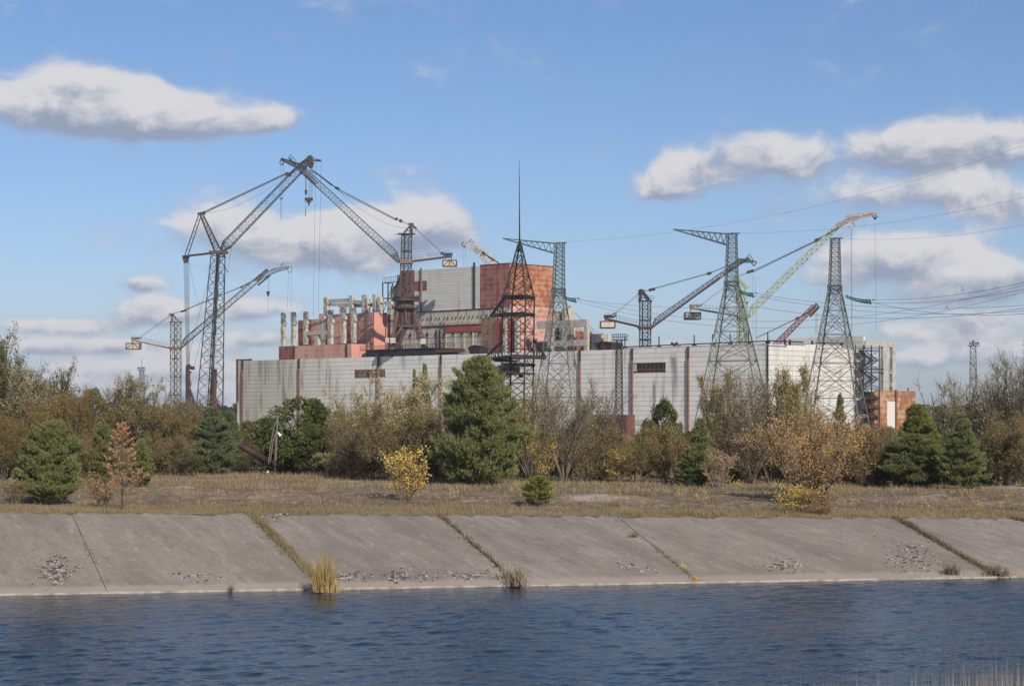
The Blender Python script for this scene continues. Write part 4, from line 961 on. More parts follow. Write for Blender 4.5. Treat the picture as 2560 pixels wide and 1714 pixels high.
part(rC, 'ladder', [(P(976, y, D-6.5), P(986, y, D-6.5), .2) for y in (805, 808, 812)]+[(P(1020, 812, D-5), P(1012, 770, D-5), .3)], 'rust')
# girder deck it runs on
gd = bld('girder_deck', 'long black steel girder deck under the portal crane along the roof edge', 'deck', S(917, 3), 3, z0=ZT)
zd0, zd1 = Z(1000, 888, 4), Z(1000, 873.5, 4); a, b, c2 = S(919, 4), S(1094, 4), S(1163, 4)
pb(gd, 'girder', [(a, b, 3, 4, zd0, zd1), (a, b, 16, 17, zd0, zd1)], 'black_steel')
pb(gd, 'deck_plate', [(a-3, b, 2.4, 17.4, zd1+.01, zd1+.3)], 'black_steel')
pb(gd, 'rusty_girder', [(b+.1, c2, 3.3, 4.2, zd0+.6, zd1-.5)], 'rust')
pb(gd, 'support', [(s_, s_+1.2, 3.2, 16, ZT-.1, zd0-.01) for s_ in np.linspace(a+3, c2-4, 11)], 'rust_dark')
sg = []
for i in range(40): s_ = a-3+(c2-a)*i/40; sg += [((s_, 2.6, zd1+.3), (s_, 2.6, zd1+1.9), .12)]
sg += [((a-3, 2.6, zd1+1.9), (c2-6, 2.6, zd1+1.9), .13), ((a-3, 2.6, zd1+1.1), (c2-6, 2.6, zd1+1.1), .1)]
pbars(gd, 'railing', sg, 'rust_dark')
# hut with a pitched roof on the roof edge
hx0, hx1 = S(1171, 3), S(1201, 3); zh0, zh1, zh2 = ZT, Z(1185, 868, 3), Z(1185, 862.5, 3)
ht = bld('roof_hut', 'small black hut with a flared top on the roof edge by the girder deck', 'hut', hx0, 3, z0=ZT)
def hut(root, x0, x1, t, dep, z0, z1, z2, mat, fl=.8):
    o = np.array(root['_s']); xm = (x0+x1)/2
    V = [(x0+fl*1.6, t, z0), (x1-fl*.6, t, z0), (x1, t, z1), (xm, t, z2), (x0, t, z1)]; V = [np.array(v)-o for v in V]; V += [v+np.array([0, dep, 0]) for v in V]
    me = bpy.data.meshes.new('shell'); me.from_pydata([tuple(v) for v in V], [], [(0, 1, 2, 3, 4), (9, 8, 7, 6, 5), (0, 5, 6, 1), (1, 6, 7, 2), (2, 7, 8, 3), (3, 8, 9, 4), (4, 9, 5, 0)]); me.update()
    link('shell', me, mat, root)
    pbars(root, 'frame', [((x0, t-.1, z1), (xm, t-.1, z2), .3), ((xm, t-.1, z2), (x1, t-.1, z1), .3), ((x1-fl*.6, t-.1, z0), (x1, t-.1, z1), .3), ((x0+fl*1.6, t-.1, z0), (x0, t-.1, z1), .3)], 'rust_dark')
hut(ht, hx0, hx1, 3, 5, zh0, zh1, zh2, 'black_steel')
hx0, hx1 = S(1485, 3), S(1529, 3)
ht2 = bld('roof_hopper', 'dark maroon hopper with sloping sides on the roof under a stained concrete counterweight', 'hopper', hx0, 3, z0=ZT)
hut(ht2, hx0, hx1, 3, 7, ZT, Z(1500, 859, 3), Z(1500, 853, 3), 'rust_dark', 1.6)

# dark crane behind the right part of the hall
D = 800
rE = tower_crane('tower_crane', 'dark rusty tower crane left of the second pylon pair, stained weight hanging left', D, 1598, 1627, 753, 1040+(CZ-GP)/D*F, (1603.5, 727), (1617, 748), (1594, 1633, 816, 822.5), ('crane_dark', 'rust'), 17)
part(rE, 'apex_plate', [(P(1600, 728, D), P(1606, 728, D), 1.8), (P(1606, 730, D), P(1623, 750, D), 1.3), (P(1601, 730, D), P(1599, 752, D), .9), (P(1594, 736, D), P(1601, 729, D), .6)], 'rust_dark')
jib(rE, D, (1632, 817), (1643, 800), (1820, 676), 2.1, 30, 'crane_grey', br=.17)
part(rE, 'jib_spine', [(P(1632, 817, D-1.2), P(1800, 694, D-1.2), .75)], 'rust_dark')
part(rE, 'jib_tip', lattice(P(1820, 676, D), P(1850, 650, D), 1.7, 1.5, 4, .4, .2)+lattice(P(1850, 651, D), P(1884, 654, D), 1.5, .6, 5, .3, .18)+[(P(1812, 683, D), P(1873, 645, D), 1.0), (P(1808, 687, D), P(1840, 668, D), .9), (P(1776, 682, D), P(1850, 652, D), .35)], 'crane_dark')
part(rE, 'tip_frame', [(P(1880, 652, D), P(1892, 655, D), .4), (P(1892, 655, D), P(1885, 665, D), .4), (P(1885, 665, D), P(1877, 655, D), .35), (P(1863, 647, D), P(1873, 636, D), .25), (P(1873, 636, D), P(1884, 651, D), .25), (P(1867, 641, D), P(1877, 651, D), .2)], 'crane_dark')
ropes(rE, 'pendant', [(P(1607, 727, D), P(1630, 724, D)), (P(1607, 728.5, D), P(1630, 725.5, D))]+[(P(1633, 723-i*1.2, D+i*.4), P(1770, 685-i*1.2, D+i*.4)) for i in range(3)], .13)
part(rE, 'pendant_bar', [(P(1622, 725.5, D), P(1638, 722, D), 1.1), (P(1768, 685, D), P(1778, 682, D), 1.1)], 'rust_dark')
counter_boom(rE, D, (1597, 816), (1513, 796.5), 'rust_dark'); counterweight(rE, 1500, 1537, 803, 820.5, D, 7, 'counterweight', False)
ropes(rE, 'stay_rope', [(P(1593, 737, D), P(1535, 783, D)), (P(1594, 739, D), P(1538, 784, D)), (P(1534, 784, D), P(1518, 796, D))], .12)
part(rE, 'pendant_bar', [(P(1532, 784, D), P(1542, 783, D), .5)], 'rust_dark')

# green and yellow crane behind the right pylon pair
D = 830
rF = tower_crane('tower_crane', 'pale green tower crane with the long green and orange jib reaching far up right', D, 1842, 1868, 755, 1040+(CZ-GP)/D*F, (1841, 692), (1866, 716), (1843, 1873, 787.5, 795), ('crane_green', 'crane_green'), 16)
part(rF, 'apex_plate', [(P(1840, 690, D), P(1868, 722, D), .8), (P(1838, 692, D), P(1843, 755, D), .8), (P(1862, 714, D), P(1864, 755, D), .6), (P(1855, 717, D), P(1874, 717, D), .4), (P(1846, 712, D), P(1860, 712, D), .3), (P(1843, 735, D), P(1864, 735, D), .4)], 'crane_green')
jib(rF, D, (1873, 792), (1887, 768), (2095, 565), 2.6, 34, 'crane_mint', br=.19, ch=.38)
part(rF, 'jib_tip', lattice(P(2095, 565, D), P(2125, 548, D), 2.2, 1.9, 4, .4, .22)+lattice(P(2122, 549, D), P(2192, 533, D), 1.9, .6, 8, .38, .2), 'crane_orange')
part(rF, 'upper_frame', [(P(2107, 566, D), P(2118, 540, D), .45), (P(2118, 540, D), P(2144, 534, D), .4), (P(2144, 534, D), P(2192, 532, D), .4), (P(2147, 533, D), P(2148, 545, D), .4), (P(2118, 540, D), P(2124, 554, D), 1.0), (P(2095, 566, D), P(2118, 548, D), .4), (P(2126, 565, D), P(2100, 590, D), .45), (P(2132, 556, D), P(2140, 566, D), .8)], 'crane_orange')
part(rF, 'tip_frame', [(P(2179, 535, D), P(2187, 549, D), .45), (P(2187, 549, D), P(2195, 540, D), .4), (P(2190, 533, D), P(2187, 547, D), .4)], 'rust_dark')
part(rF, 'pendant_bar', [(P(2041, 601, D), P(2080, 579, D), .75), (P(2080, 579, D), P(2126, 553, D), .9), (P(1868, 681, D), P(1884, 676, D), 1.2), (P(2038, 602, D), P(2046, 598, D), 1.3)], 'rust_dark')
ropes(rF, 'pendant', [(P(1882, 676+i*1.7, D+i*.4), P(2041, 600+i*1.2, D+i*.4)) for i in range(4)]+[(P(1843, 690, D), P(1868, 681, D)), (P(1843, 692, D), P(1868, 683, D))], .15)
counter_boom(rF, D, (1845, 790), (1727, 770), 'crane_tan', 13, .6); counterweight(rF, 1711, 1750, 781, 799, D, 7, 'counterweight_grey')
part(rF, 'winch_cover', [(P(1733, 767, D), P(1740, 768, D), 1.6)], 'crane_orange')
ropes(rF, 'stay_rope', [(P(1838, 694, D), P(1752, 762, D)), (P(1839, 697, D), P(1756, 762, D)), (P(1752, 763, D), P(1734, 769, D))], .12)
ropes(rF, 'hoist_rope', [(P(2127.5, 570, D), P(2128.5, 830, D)), (P(2129, 570, D), P(2130, 830, D))], .10)
ropes(rF, 'hoist_rope', [(P(2187.5, 548, D), P(2190, 830, D)), (P(1881.5, 690, D+20), P(1882.5, 860, D+20)), (P(1888, 690, D+20), P(1889, 860, D+20)), (P(1891.5, 742, D+20), P(1892.5, 860, D+20))], .08)

# white jib behind the reactor block
D = 940
o = on_ground(1245, D); rD = root_at('tower_crane', 'pale cream crane jib poking up behind the white and red block', 'crane', o)
part(rD, 'jib', lattice(P(1268, 702, D), P(1192, 622, D), 3.8, 3.0, 12, .5, .28, style='Z'), 'crane_white')
part(rD, 'tower', lattice(np.array(o), P(1272, 735, D), 4.5, 4.2, 18, .5, .25), 'crane_white')
part(rD, 'mast_link', [(P(1272, 735, D), P(1268, 702, D), 1.2)], 'crane_white')
part(rD, 'jib_tip', lattice(P(1192, 622, D), P(1159, 607, D), 2.6, 1.0, 5, .42, .25), 'crane_white')
part(rD, 'upper_frame', [(P(1176, 610, D), P(1212, 625, D), .4), (P(1212, 622, D), P(1214, 634, D), .6), (P(1212, 625, D), P(1248, 658, D), .4), (P(1190, 612, D), P(1194, 625, D), .4), (P(1196, 612, D), P(1203, 626, D), .3)], 'crane_white')
part(rD, 'pendant_bar', [(P(1207, 631, D-2), P(1250, 660, D-2), .5), (P(1205, 634, D-2), P(1212, 632, D-2), 1.5)], 'rust_dark')
part(rD, 'tip_frame', [(P(1156, 606, D), P(1160, 605, D), .6), (P(1154, 610, D), P(1161, 619, D), .4), (P(1161, 619, D), P(1166, 610, D), .4), (P(1154, 610, D), P(1158, 606, D), .4), (P(1170, 606, D), P(1178, 598, D), .22), (P(1178, 598, D), P(1188, 609, D), .22), (P(1174, 602, D), P(1184, 611, D), .22)], 'crane_grey')
ropes(rD, 'hoist_rope', [(P(1157, 618, D), P(1158, 665, D)), (P(1164, 620, D), P(1165, 663, D))], .09)

# red jib low behind the right roof
D = 850
o = on_ground(1921, D); rG = root_at('tower_crane', 'short red lattice jib rising behind the right corner of the hall', 'crane', o)
part(rG, 'jib', lattice(P(1921, 880, D), P(2036, 765, D), 2.2, 1.8, 26, .38, .2, style='Z'), 'crane_red')
part(rG, 'jib_tip', [(P(2036, 765, D), P(2040, 758, D), .4), (P(2040, 758, D), P(2048, 768, D), .4), (P(2034, 768, D), P(2048, 768, D), .4), (P(2025, 791, D-1), P(2047, 768, D-1), .9), (P(2022, 780, D), P(2040, 763, D), .7), (P(2018, 782, D), P(2042, 760, D), .4)], 'rust_dark')
part(rG, 'tower', lattice(np.array(o), P(1921, 880, D), 3.6, 3.6, 8, .4, .2), 'crane_red')
ropes(rG, 'pendant', [(P(1875, 850+i*1.6, D+i), P(1993, 795+i*.8, D+i)) for i in range(3)], .14)
part(rG, 'pendant_bar', [(P(1989, 797, D), P(1995, 794, D), .9), (P(1995, 794, D), P(2022, 781, D), .5)], 'rust_dark')
part(rG, 'white_arm', [(P(1854, 862, D), P(1866, 852, D), .8), (P(1866, 852, D), P(1868, 862, D), .7), (P(1877, 850, D), P(1889, 845, D), .7), (P(1862, 856, D), P(1880, 849, D), .5), (P(1854, 862, D), P(1921, 880, D), .5)], 'crane_white')
ropes(rG, 'hoist_rope', [(P(2040, 784, D), P(2039, 835, D)), (P(2043, 780, D), P(2042, 835, D))], .11)

# cream crane head low behind the roof frame
D = 880
o = on_ground(1424, D); rH = root_at('tower_crane', 'cream crane head half hidden behind the left green pylon, stained weight at right', 'crane', o)
part(rH, 'tower', lattice(np.array(o), P(1422, 788, D), 4, 4, 14, .5, .25), 'crane_white')
part(rH, 'apex', [(P(1412, 776, D), P(1424, 767, D), 1.2), (P(1424, 766, D), P(1432, 776, D), 1.0), (P(1422, 765, D), P(1427, 765, D), 1.2), (P(1414, 788, D), P(1424, 790, D), .9), (P(1424, 788, D), P(1425, 795, D), .9), (P(1391, 750, D), P(1403, 757, D), 1.0), (P(1412, 770, D), P(1414, 790, D), .7)], 'crane_white')
counter_boom(rH, D, (1430, 836), (1507, 841), 'crane_white', 10); counterweight(rH, 1487, 1521, 845, 866, D, 7, 'counterweight', False)
ropes(rH, 'stay_rope', [(P(1432, 776, D), P(1487, 827, D)), (P(1433, 779, D), P(1489, 829, D)), (P(1489, 828, D), P(1504, 840, D))], .11)
part(rH, 'sheet', [(P(1415, 815, D-60), P(1422, 818, D-60), 1.6), (P(1413, 811, D-60), P(1416, 821, D-60), .9)], 'lamp_white')

# ------------------------------------------------------------ pylons
def arm(D, root_top, root_bot, tip, w, n=9):
    a, b, c = P(*root_top, D), P(*root_bot, D), P(*tip, D); y = np.array([0, w/2, 0]); sg = []
    for s in (-1, 1):
        sg += [(a+y*s, c+y*s*.1, .22), (b+y*s, c+y*s*.1, .26)]
    for i in range(n):
        f = i/n; f2 = (i+.5)/n; p = a+(c-a)*f; q = b+(c-b)*f2; r = a+(c-a)*(i+1)/n
        for s in (-1, 1):
            ww = (1-f)
            if i < n-3: sg += [(p+y*s*ww, q+y*s*ww, .12), (q+y*s*ww, r+y*s*ww, .12)]
        sg.append((b+(c-b)*f+y*(1-f), b+(c-b)*(i+1)/n-y*(1-(i+1)/n), .13)); sg.append((b+(c-b)*f+y*(1-f), b+(c-b)*f-y*(1-f), .13))
    return sg
def pylon(label, D, cx, top_y, w_top, waist_y, w_waist, cxw, cxb, w_base, mat, rot, arm_tip=None, matleg=None):
    zb = CZ-GP; by = HY+zb/D*F
    o = P(cxb, by, D); o[2] = GP; r = root_at('pylon', label, 'pylon', o, 'tall lattice line pylons in front of the hall')
    k = (math.cos(rot)+abs(math.sin(rot))); f = D/F/k
    top = P(cx, top_y, D); wst = P(cxw, waist_y, D); bot = np.array(o)
    part(r, 'shaft', lattice(wst, top, w_waist*f, w_top*f, 11, .24, .11, rot=rot), mat)
    nseg = 5; pts = [wst+(bot-wst)*t for t in (0, .13, .28, .46, .68, 1.0)]; wd = [w_waist*f+(w_base-w_waist)*f*t for t in (0, .13, .28, .46, .68, 1.0)]
    sg = []
    for i in range(5):
        sg += lattice(pts[i+1], pts[i], wd[i+1], wd[i], 1, .29, .15, rot=rot)
        sg += lattice(pts[i+1], pts[i], wd[i+1], wd[i], 2, .05, .10, rot=rot, style='X')
    part(r, 'legs', sg, matleg or mat)
    for q, ww in ((wst, w_waist*1.1), (pts[3], 0), (pts[4], 0)):
        if ww: part(r, 'platform', lattice(q-np.array([0, 0, .9]), q+np.array([0, 0, .9]), ww*f, ww*f, 1, .2, .2, rot=rot), mat)
    part(r, 'top_beam', [(top+np.array([-(w_top*.55)*D/F, 0, 0]), top+np.array([w_top*.75*D/F, 0, .1]), .3), (top+np.array([0, -1.4, 0]), top+np.array([0, 1.4, 0]), .25)], mat)
    if arm_tip:
        part(r, 'arm', arm(D, (cx-w_top/2, top_y+1), (cx-w_top/2-1, top_y+ w_top*1.05), arm_tip, w_top*.7*D/F), mat)
    return r, wst
def insulators(r, D, p, q, n=4):
    for i in range(n):
        dy = (i-(n-1)/2)*.8; o = np.array(r['_o']); a = P(p[0], p[1]+(i % 2)*4, D+dy); b = P(q[0]+(i % 2)*2-(i//2)*3, q[1]+(i % 2)*6-(i//2)*3, D+dy); L = sagline(a, b, .5, 22)
        rr = np.array([.07+.12*(k % 2) for k in range(23)]); rr[:4] = .05
        link('insulator_string', tube_mesh(L-o, rr, 7), 'insulator', r)
    part(r, 'jumper', [(P(q[0]+2, q[1]-3, D), P(q[0]+9, q[1]-2, D), .25), (P(q[0]-2, q[1]-3, D), P(q[0]-1, q[1]+9, D), .3)], 'pylon_green')
y2, w2 = pylon('green lattice pylon whose long arm points left behind the spire', 500, 1399, 607.5, 24, 731, 33, 1396, 1395, 152, 'pylon_green', R(17), (1257, 596), 'pylon_grey')
insulators(y2, 500, (1402, 733), (1440, 748))
y3, w3 = pylon('green lattice pylon with a long thin arm pointing left, second from the right', 460, 1830, 584, 26, 714, 36, 1829, 1836, 240, 'pylon_green', R(17), (1683, 573), 'pylon_grey')
insulators(y3, 460, (1840, 717), (1884, 735))
y4, w4 = pylon('armless grey lattice pylon standing before the sunlit end of the hall', 460, 2088, 596, 25, 724, 35, 2087, 2088, 215, 'pylon_grey', R(20))
insulators(y4, 460, (2100, 731), (2178, 752))
# black pylon with the spire
D = 400; zb = HY+(CZ-GP)/D*F
o = P(1293, zb, D); o[2] = GP
rK = root_at('spire_pylon', 'thick black lattice pylon with wide low arms and a tall lightning spire', 'pylon', o)
k = 1.33; f = D/F
top = P(1299, 612, D); mid = P(1297, 743, D); b = P(1292.5, 1000, D); rot = R(22)
kk = f/(math.cos(rot)+math.sin(rot))
part(rK, 'upper_legs', lattice(mid, top, 78*kk, 9*kk, 5, .28, .13, rot=rot), 'pylon_black')
part(rK, 'body', lattice(b, mid, 80*kk, 78*kk, 6, .32, .15, rot=rot), 'pylon_black')
part(rK, 'foot', lattice(np.array(o), b, 86*kk, 80*kk, 3, .36, .2, rot=rot), 'pylon_black')
link('spire', tube_mesh([P(1299, 612, D)-np.array(o), P(1298.6, 520, D)-np.array(o), P(1298.3, 450, D)-np.array(o), P(1298, 399, D)-np.array(o)], [.17, .10, .07, .03], 8), 'pylon_black', rK)
part(rK, 'spire_collar', [(P(1295, 613, D), P(1303, 613, D), .9), (P(1299, 604, D), P(1299, 615, D), .7), (P(1299, 612, D), P(1291, 655, D), .16), (P(1299, 612, D), P(1307, 655, D), .16)], 'pylon_black')
for z in (743, 786, 893, 912): 
    c = P(1296, z, D); part(rK, 'frame_ring', lattice(c-np.array([0, 0, .2]), c+np.array([0, 0, .2]), 80*kk, 80*kk, 1, .4, .34, rot=rot), 'pylon_black')
def side_arm(px_in, py_top, px_tip, py_tip, py_bot, n=4):
    a, t_, b_ = P(px_in, py_top, D), P(px_tip, py_tip, D), P(px_in, py_bot, D); sg = []
    for y in (-2.2, 2.2):
        v = np.array([0, y, 0]); sg += [(a+v, t_+v*.15, .34), (b_+v, t_+v*.15, .42)]
        for i in range(1, n): p = a+(t_-a)*i/n; q = b_+(t_-b_)*i/n; sg += [(p+v*(1-i/n), q+v*(1-i/n), .2), (p+v*(1-i/n), b_+(t_-b_)*(i-1)/n+v*(1-i/n), .18)]
    return sg
part(rK, 'arm', side_arm(1260, 745, 1227, 790, 786), 'pylon_black'); part(rK, 'arm', [(P(1229, 790, D), P(1306, 782, D), .55), (P(1229, 789, D-1), P(1310, 790, D-3), .5)], 'pylon_black')
part(rK, 'arm', side_arm(1257, 852, 1210, 896, 893, 5), 'pylon_black'); part(rK, 'arm', side_arm(1334, 848, 1364, 893, 893, 4), 'pylon_black')
part(rK, 'arm', [(P(1210, 897, D), P(1300, 893, D-3), .6), (P(1278, 890, D-3.5), P(1364, 894, D-2), .75), (P(1235, 900, D), P(1290, 903, D-3), .5)], 'pylon_black')
for cx_, cy_, w_ in ((1322, 859, 14), (1252, 917, 14), (1274, 932, 22), (1302, 940, 10)):
    c = P(cx_, cy_, D); solid(rK, 'platform', [(c[0]-w_*f/2, c[0]+w_*f/2, D-2.5, D-.5, c[2]-.35, c[2]+.35)], 'pylon_black')
part(rK, 'stiffener', [(P(1316+i*5, 852, D-2), P(1320+i*5, 860, D-2), .22) for i in range(4)]+[(P(1246, 930, D-3), P(1338, 935, D-3), .4), (P(1246, 912, D-3), P(1262, 940, D-3), .3)], 'pylon_black')
# slim floodlight mast in front of the hall
D = 600; zb = HY+(CZ-GP)/D*F
o = P(1547, zb, D); o[2] = GP; rL = root_at('floodlight_mast', 'slim dark lattice mast with a railed basket between the two green pylons', 'mast', o)
part(rL, 'shaft', lattice(np.array(o), P(1547.5, 851, D), 2.3, 1.55, 24, .19, .12, rot=R(15)), 'pylon_black')
c = P(1548.5, 850, D); solid(rL, 'basket_floor', [(c[0]-2.2, c[0]+2.2, D-1.5, D+1.5, c[2]-.12, c[2]+.1)], 'pylon_black')
sg = []
for yy in (-1.4, 1.4): sg += rail(c+np.array([-2.2, yy, 0]), c+np.array([2.2, yy, 0]), 7, 1.75, .1)
for xx in (-2.2, 0.3, 2.2): sg += [(c+np.array([xx, -1.4, 1.75]), c+np.array([xx, 1.4, 1.75]), .1)]
sg += [(c+np.array([2.2, 0, 1.3]), c+np.array([2.9, 0, 1.2]), .15), (c+np.array([2.2, 0, .1]), c+np.array([2.8, 0, 0]), .12)]
part(rL, 'basket', sg, 'pylon_black')
# far lighting masts
def far_mast(label, cx, py, D, w, hb, extra=0):
    o = P(cx, HY, D); o[2] = GP; r = root_at('lighting_mast', label, 'mast', o, 'distant lighting masts')
    t = P(cx, py, D); part(r, 'shaft', lattice(np.array(o), t, w*1.6, w, 14, .35, .2, rot=R(10)), 'pylon_grey')
    c = t; bw = hb; solid(r, 'deck', [(c[0]-bw, c[0]+bw, D-bw, D+bw, c[2]-.2, c[2]+.2)], 'pylon_grey')
    part(r, 'lamps', rail(c+np.array([-bw, -bw, 0]), c+np.array([bw, -bw, 0]), 5, 2, .25)+[(c+np.array([x*bw*.8, -bw, 1]), c+np.array([x*bw*.8+.01, -bw, 2.2]), .9) for x in (-1, -.3, .4, 1)]+[(c, c+np.array([0, 0, 3.5+extra]), .3 if extra else 1.2)], 'pylon_grey')
far_mast('tiny distant lighting mast above the bushes at the far left', 354.5, 925, 1500, 2.6, 2.6, 5)
far_mast('distant lighting mast rising above the bare trees at the far right', 2433, 864, 1250, 3.2, 3.0)
# ------------------------------------------------------------ overhead lines
def wire(label, pts, w, sag=0, n=24):
    L = []
    for i in range(len(pts)-1): L += list(sagline(pts[i], pts[i+1], sag if np.isscalar(sag) else sag[i], n))[(1 if i else 0):]
    o = L[0]; r = thing('power_line', label, 'power line', o, 0, 'overhead wires right of the cranes')
    link('conductor', bars_mesh(off(line_segs(L, w), o)), 'wire', r); return r, L
wire('thin earth wire rising from the left green pylon to the upper right edge', [P(1410, 604, 500), P(2640, 335, 420)], .04, 4.5)
wire('thin earth wire from the arm pylon passing the green jib tip', [P(1845, 582, 460), P(2640, 474, 400)], .04, 2.2)
wire('thin earth wire from the top of the armless pylon', [P(2102, 596, 460), P(2640, 546, 420)], .04, 1.6)
wire('upper wire of the pair leaving the left pylon insulators', [P(1441, 746, 500), P(2640, 690, 430)], .075, 7.6)
wire('lower wire of the pair leaving the left pylon insulators', [P(1441, 753, 500), P(2640, 705, 428)], .075, 8.2)
wire('upper wire of the pair leaving the second green pylon', [P(1886, 733, 460), P(2640, 756, 400)], .075, 2.2)
wire('lower wire of the pair leaving the second green pylon', [P(1886, 739, 460), P(2640, 771, 398)], .075, 2.4)
wire('middle wire crossing low over the red jib', [P(1441, 748, 500), P(1900, 768, 470), P(2640, 758, 398)], .08, (1, 2.8))
wire('upper wire of the pair leaving the armless pylon', [P(2182, 749, 460), P(2640, 686, 405)], .075, 1.4)
wire('lower wire of the pair leaving the armless pylon', [P(2182, 757, 460), P(2640, 705, 403)], .075, 1.4)
wire('wire with a spacer sagging below the armless pylon insulators', [P(2182, 756, 460), P(2640, 776, 395)], .075, 1.8)
sp = thing('line_spacer', 'small cross shaped spacer clamped between the upper right wires', 'spacer', P(2407, 722, 432)); sp['_o'] = list(map(float, P(2407, 722, 432)))
part(sp, 'clamp', [(P(2402, 714, 432), P(2411, 730, 432), .12), (P(2411, 715, 432), P(2402, 728, 432), .12)], 'wire')
sp = thing('line_spacer', 'small cross shaped spacer on the low wires right of the armless pylon', 'spacer', P(2367, 768, 432)); sp['_o'] = list(map(float, P(2367, 768, 432)))
part(sp, 'clamp', [(P(2363, 762, 432), P(2372, 773, 432), .12), (P(2372, 762, 432), P(2363, 773, 432), .12)], 'wire')
# ------------------------------------------------------------ vegetation
def leaf_mat(name, c1, c2, c3=None, trans=.25, big=.25, rough=.7):
    m, N, out = new_mat(name)
    g = N.n('ShaderNodeNewGeometry'); r = g.outputs['Random Per Island']; oi = N.n('ShaderNodeObjectInfo').outputs['Random']
    n = N.noise(N.vm('MULTIPLY', g.outputs['Position'], (1, 1, 1)), big*2.2, 3, .55)
    col = N.mix(N.m('MULTIPLY_ADD', r, .6, N.m('MULTIPLY_ADD', n, 1.6, -.6)), c1, c2)
    if c3: col = N.mix(N.ramp(N.m('ADD', N.m('MULTIPLY', r, .5), N.noise(g.outputs['Position'], big*1.1, 3, .6)), .70, .95), col, c3)
    f = N.m('MULTIPLY_ADD', oi, .22, .89); col = N.vm('MULTIPLY', col, N.xyz(f, f, f))
    d = N.n('ShaderNodeBsdfDiffuse'); N.link(col, d.inputs[0]); t = N.n('ShaderNodeBsdfTranslucent'); N.link(col, t.inputs[0])
    ms = N.n('ShaderNodeMixShader'); ms.inputs[0].default_value = trans; N.link(d.outputs[0], ms.inputs[1]); N.link(t.outputs[0], ms.inputs[2])
    N.link(ms.outputs[0], out.inputs[0]); return m
leaf_mat('pine_leaf', (0.156, 0.179, 0.060), (0.258, 0.267, 0.110), trans=.25)
leaf_mat('pine_leaf_dark', (.10, .13, .05), (.17, .20, .08), trans=.2)
leaf_mat('pine_leaf_yellow', (0.178, 0.196, 0.047), (0.272, 0.272, 0.068), trans=.2)
leaf_mat('pine_leaf_blue', (.115, .14, .07), (.18, .205, .105), trans=.15)
leaf_mat('pine_leaf_dead', (.62, .35, .20), (.38, .22, .13), trans=.2)
leaf_mat('leaf_dark', (0.060, 0.084, 0.032), (0.112, 0.132, 0.048), (0.168, 0.160, 0.048), trans=.25)
leaf_mat('leaf_olive', (0.221, 0.178, 0.072), (0.323, 0.264, 0.119), (0.425, 0.348, 0.162), trans=.3)
leaf_mat('leaf_brown', (0.197, 0.148, 0.061), (0.279, 0.213, 0.090), (0.361, 0.254, 0.082), trans=.3)
leaf_mat('leaf_rusty', (0.255, 0.153, 0.043), (0.357, 0.212, 0.051), (0.145, 0.140, 0.043), trans=.3)
leaf_mat('leaf_orange', (.52, .31, .11), (.66, .41, .13), (.38, .23, .11), trans=.3)
leaf_mat('leaf_yellow', (.85, .58, .10), (.76, .46, .07), (.90, .70, .22), trans=.35)
leaf_mat('leaf_pale', (.40, .335, .17), (.54, .46, .25), trans=.3)
leaf_mat('leaf_green', (0.090, 0.113, 0.036), (0.135, 0.149, 0.045), (0.198, 0.171, 0.054), trans=.3)
simple('bark_grey', (.17, .14, .105), (.10, .082, .062), 1.5, rough=.95)
simple('bark_brown', (.13, .10, .08), (.08, .06, .05), 1.5, rough=.95)
simple('bark_light', (.32, .28, .24), (.20, .17, .14), 1.5, rough=.95)
leaf_mat('grass_dry', (0.281, 0.212, 0.115), (0.357, 0.281, 0.162), (0.204, 0.153, 0.085), trans=.25, big=.12)
leaf_mat('grass_reed', (.52, .36, .13), (.58, .44, .20), (.36, .30, .15), trans=.3, big=.8)
leaf_mat('grass_brown', (0.178, 0.132, 0.081), (0.255, 0.191, 0.119), (0.128, 0.093, 0.064), trans=.2, big=.15)
leaf_mat('grass_pale', (.46, .38, .27), (.36, .29, .20), trans=.3, big=.6)

def norm(v): return v/np.linalg.norm(v)
def prisms(a, b, ra, rb, name='wood'):
    a = np.array(a); b = np.array(b); ra = np.array(ra)[:, None, None]; rb = np.array(rb)[:, None, None]
    d = b-a; d /= np.maximum(np.linalg.norm(d, axis=1, keepdims=True), 1e-6)
    ref = np.where(np.abs(d[:, 2:3]) > .9, np.array([[1., 0, 0]]), np.array([[0, 0, 1.]]))
    u = np.cross(d, ref); u /= np.linalg.norm(u, axis=1, keepdims=True); v = np.cross(d, u)
    t = np.array([0, 2*np.pi/3, 4*np.pi/3]); ring = u[:, None]*np.cos(t)[None, :, None]+v[:, None]*np.sin(t)[None, :, None]
    V = np.concatenate([a[:, None]+ring*ra, b[:, None]+ring*rb], 1)
    Fq = np.array([[0, 1, 4, 3], [1, 2, 5, 4], [2, 0, 3, 5]])
    return mesh_from(V, (Fq[None]+6*np.arange(len(a))[:, None, None]).reshape(-1, 4), name, 4)
def leaves_mesh(pts, size, r, name='leaves', flat=.55, dirs=None):
    n = len(pts); pts = np.asarray(pts); sz = size*r.uniform(.6, 1.35, n)[:, None]
    u = r.normal(size=(n, 3)) if dirs is None else dirs+.6*r.normal(size=(n, 3)); u /= np.linalg.norm(u, axis=1, keepdims=True)
    w = r.normal(size=(n, 3)); v = np.cross(u, w); v /= np.linalg.norm(v, axis=1, keepdims=True)
    V = np.stack([pts, pts+u*sz*.5+v*sz*flat*.5, pts+u*sz, pts+u*sz*.5-v*sz*flat*.5], 1)
    return mesh_from(V, np.arange(4*n).reshape(-1, 4), name, 4)
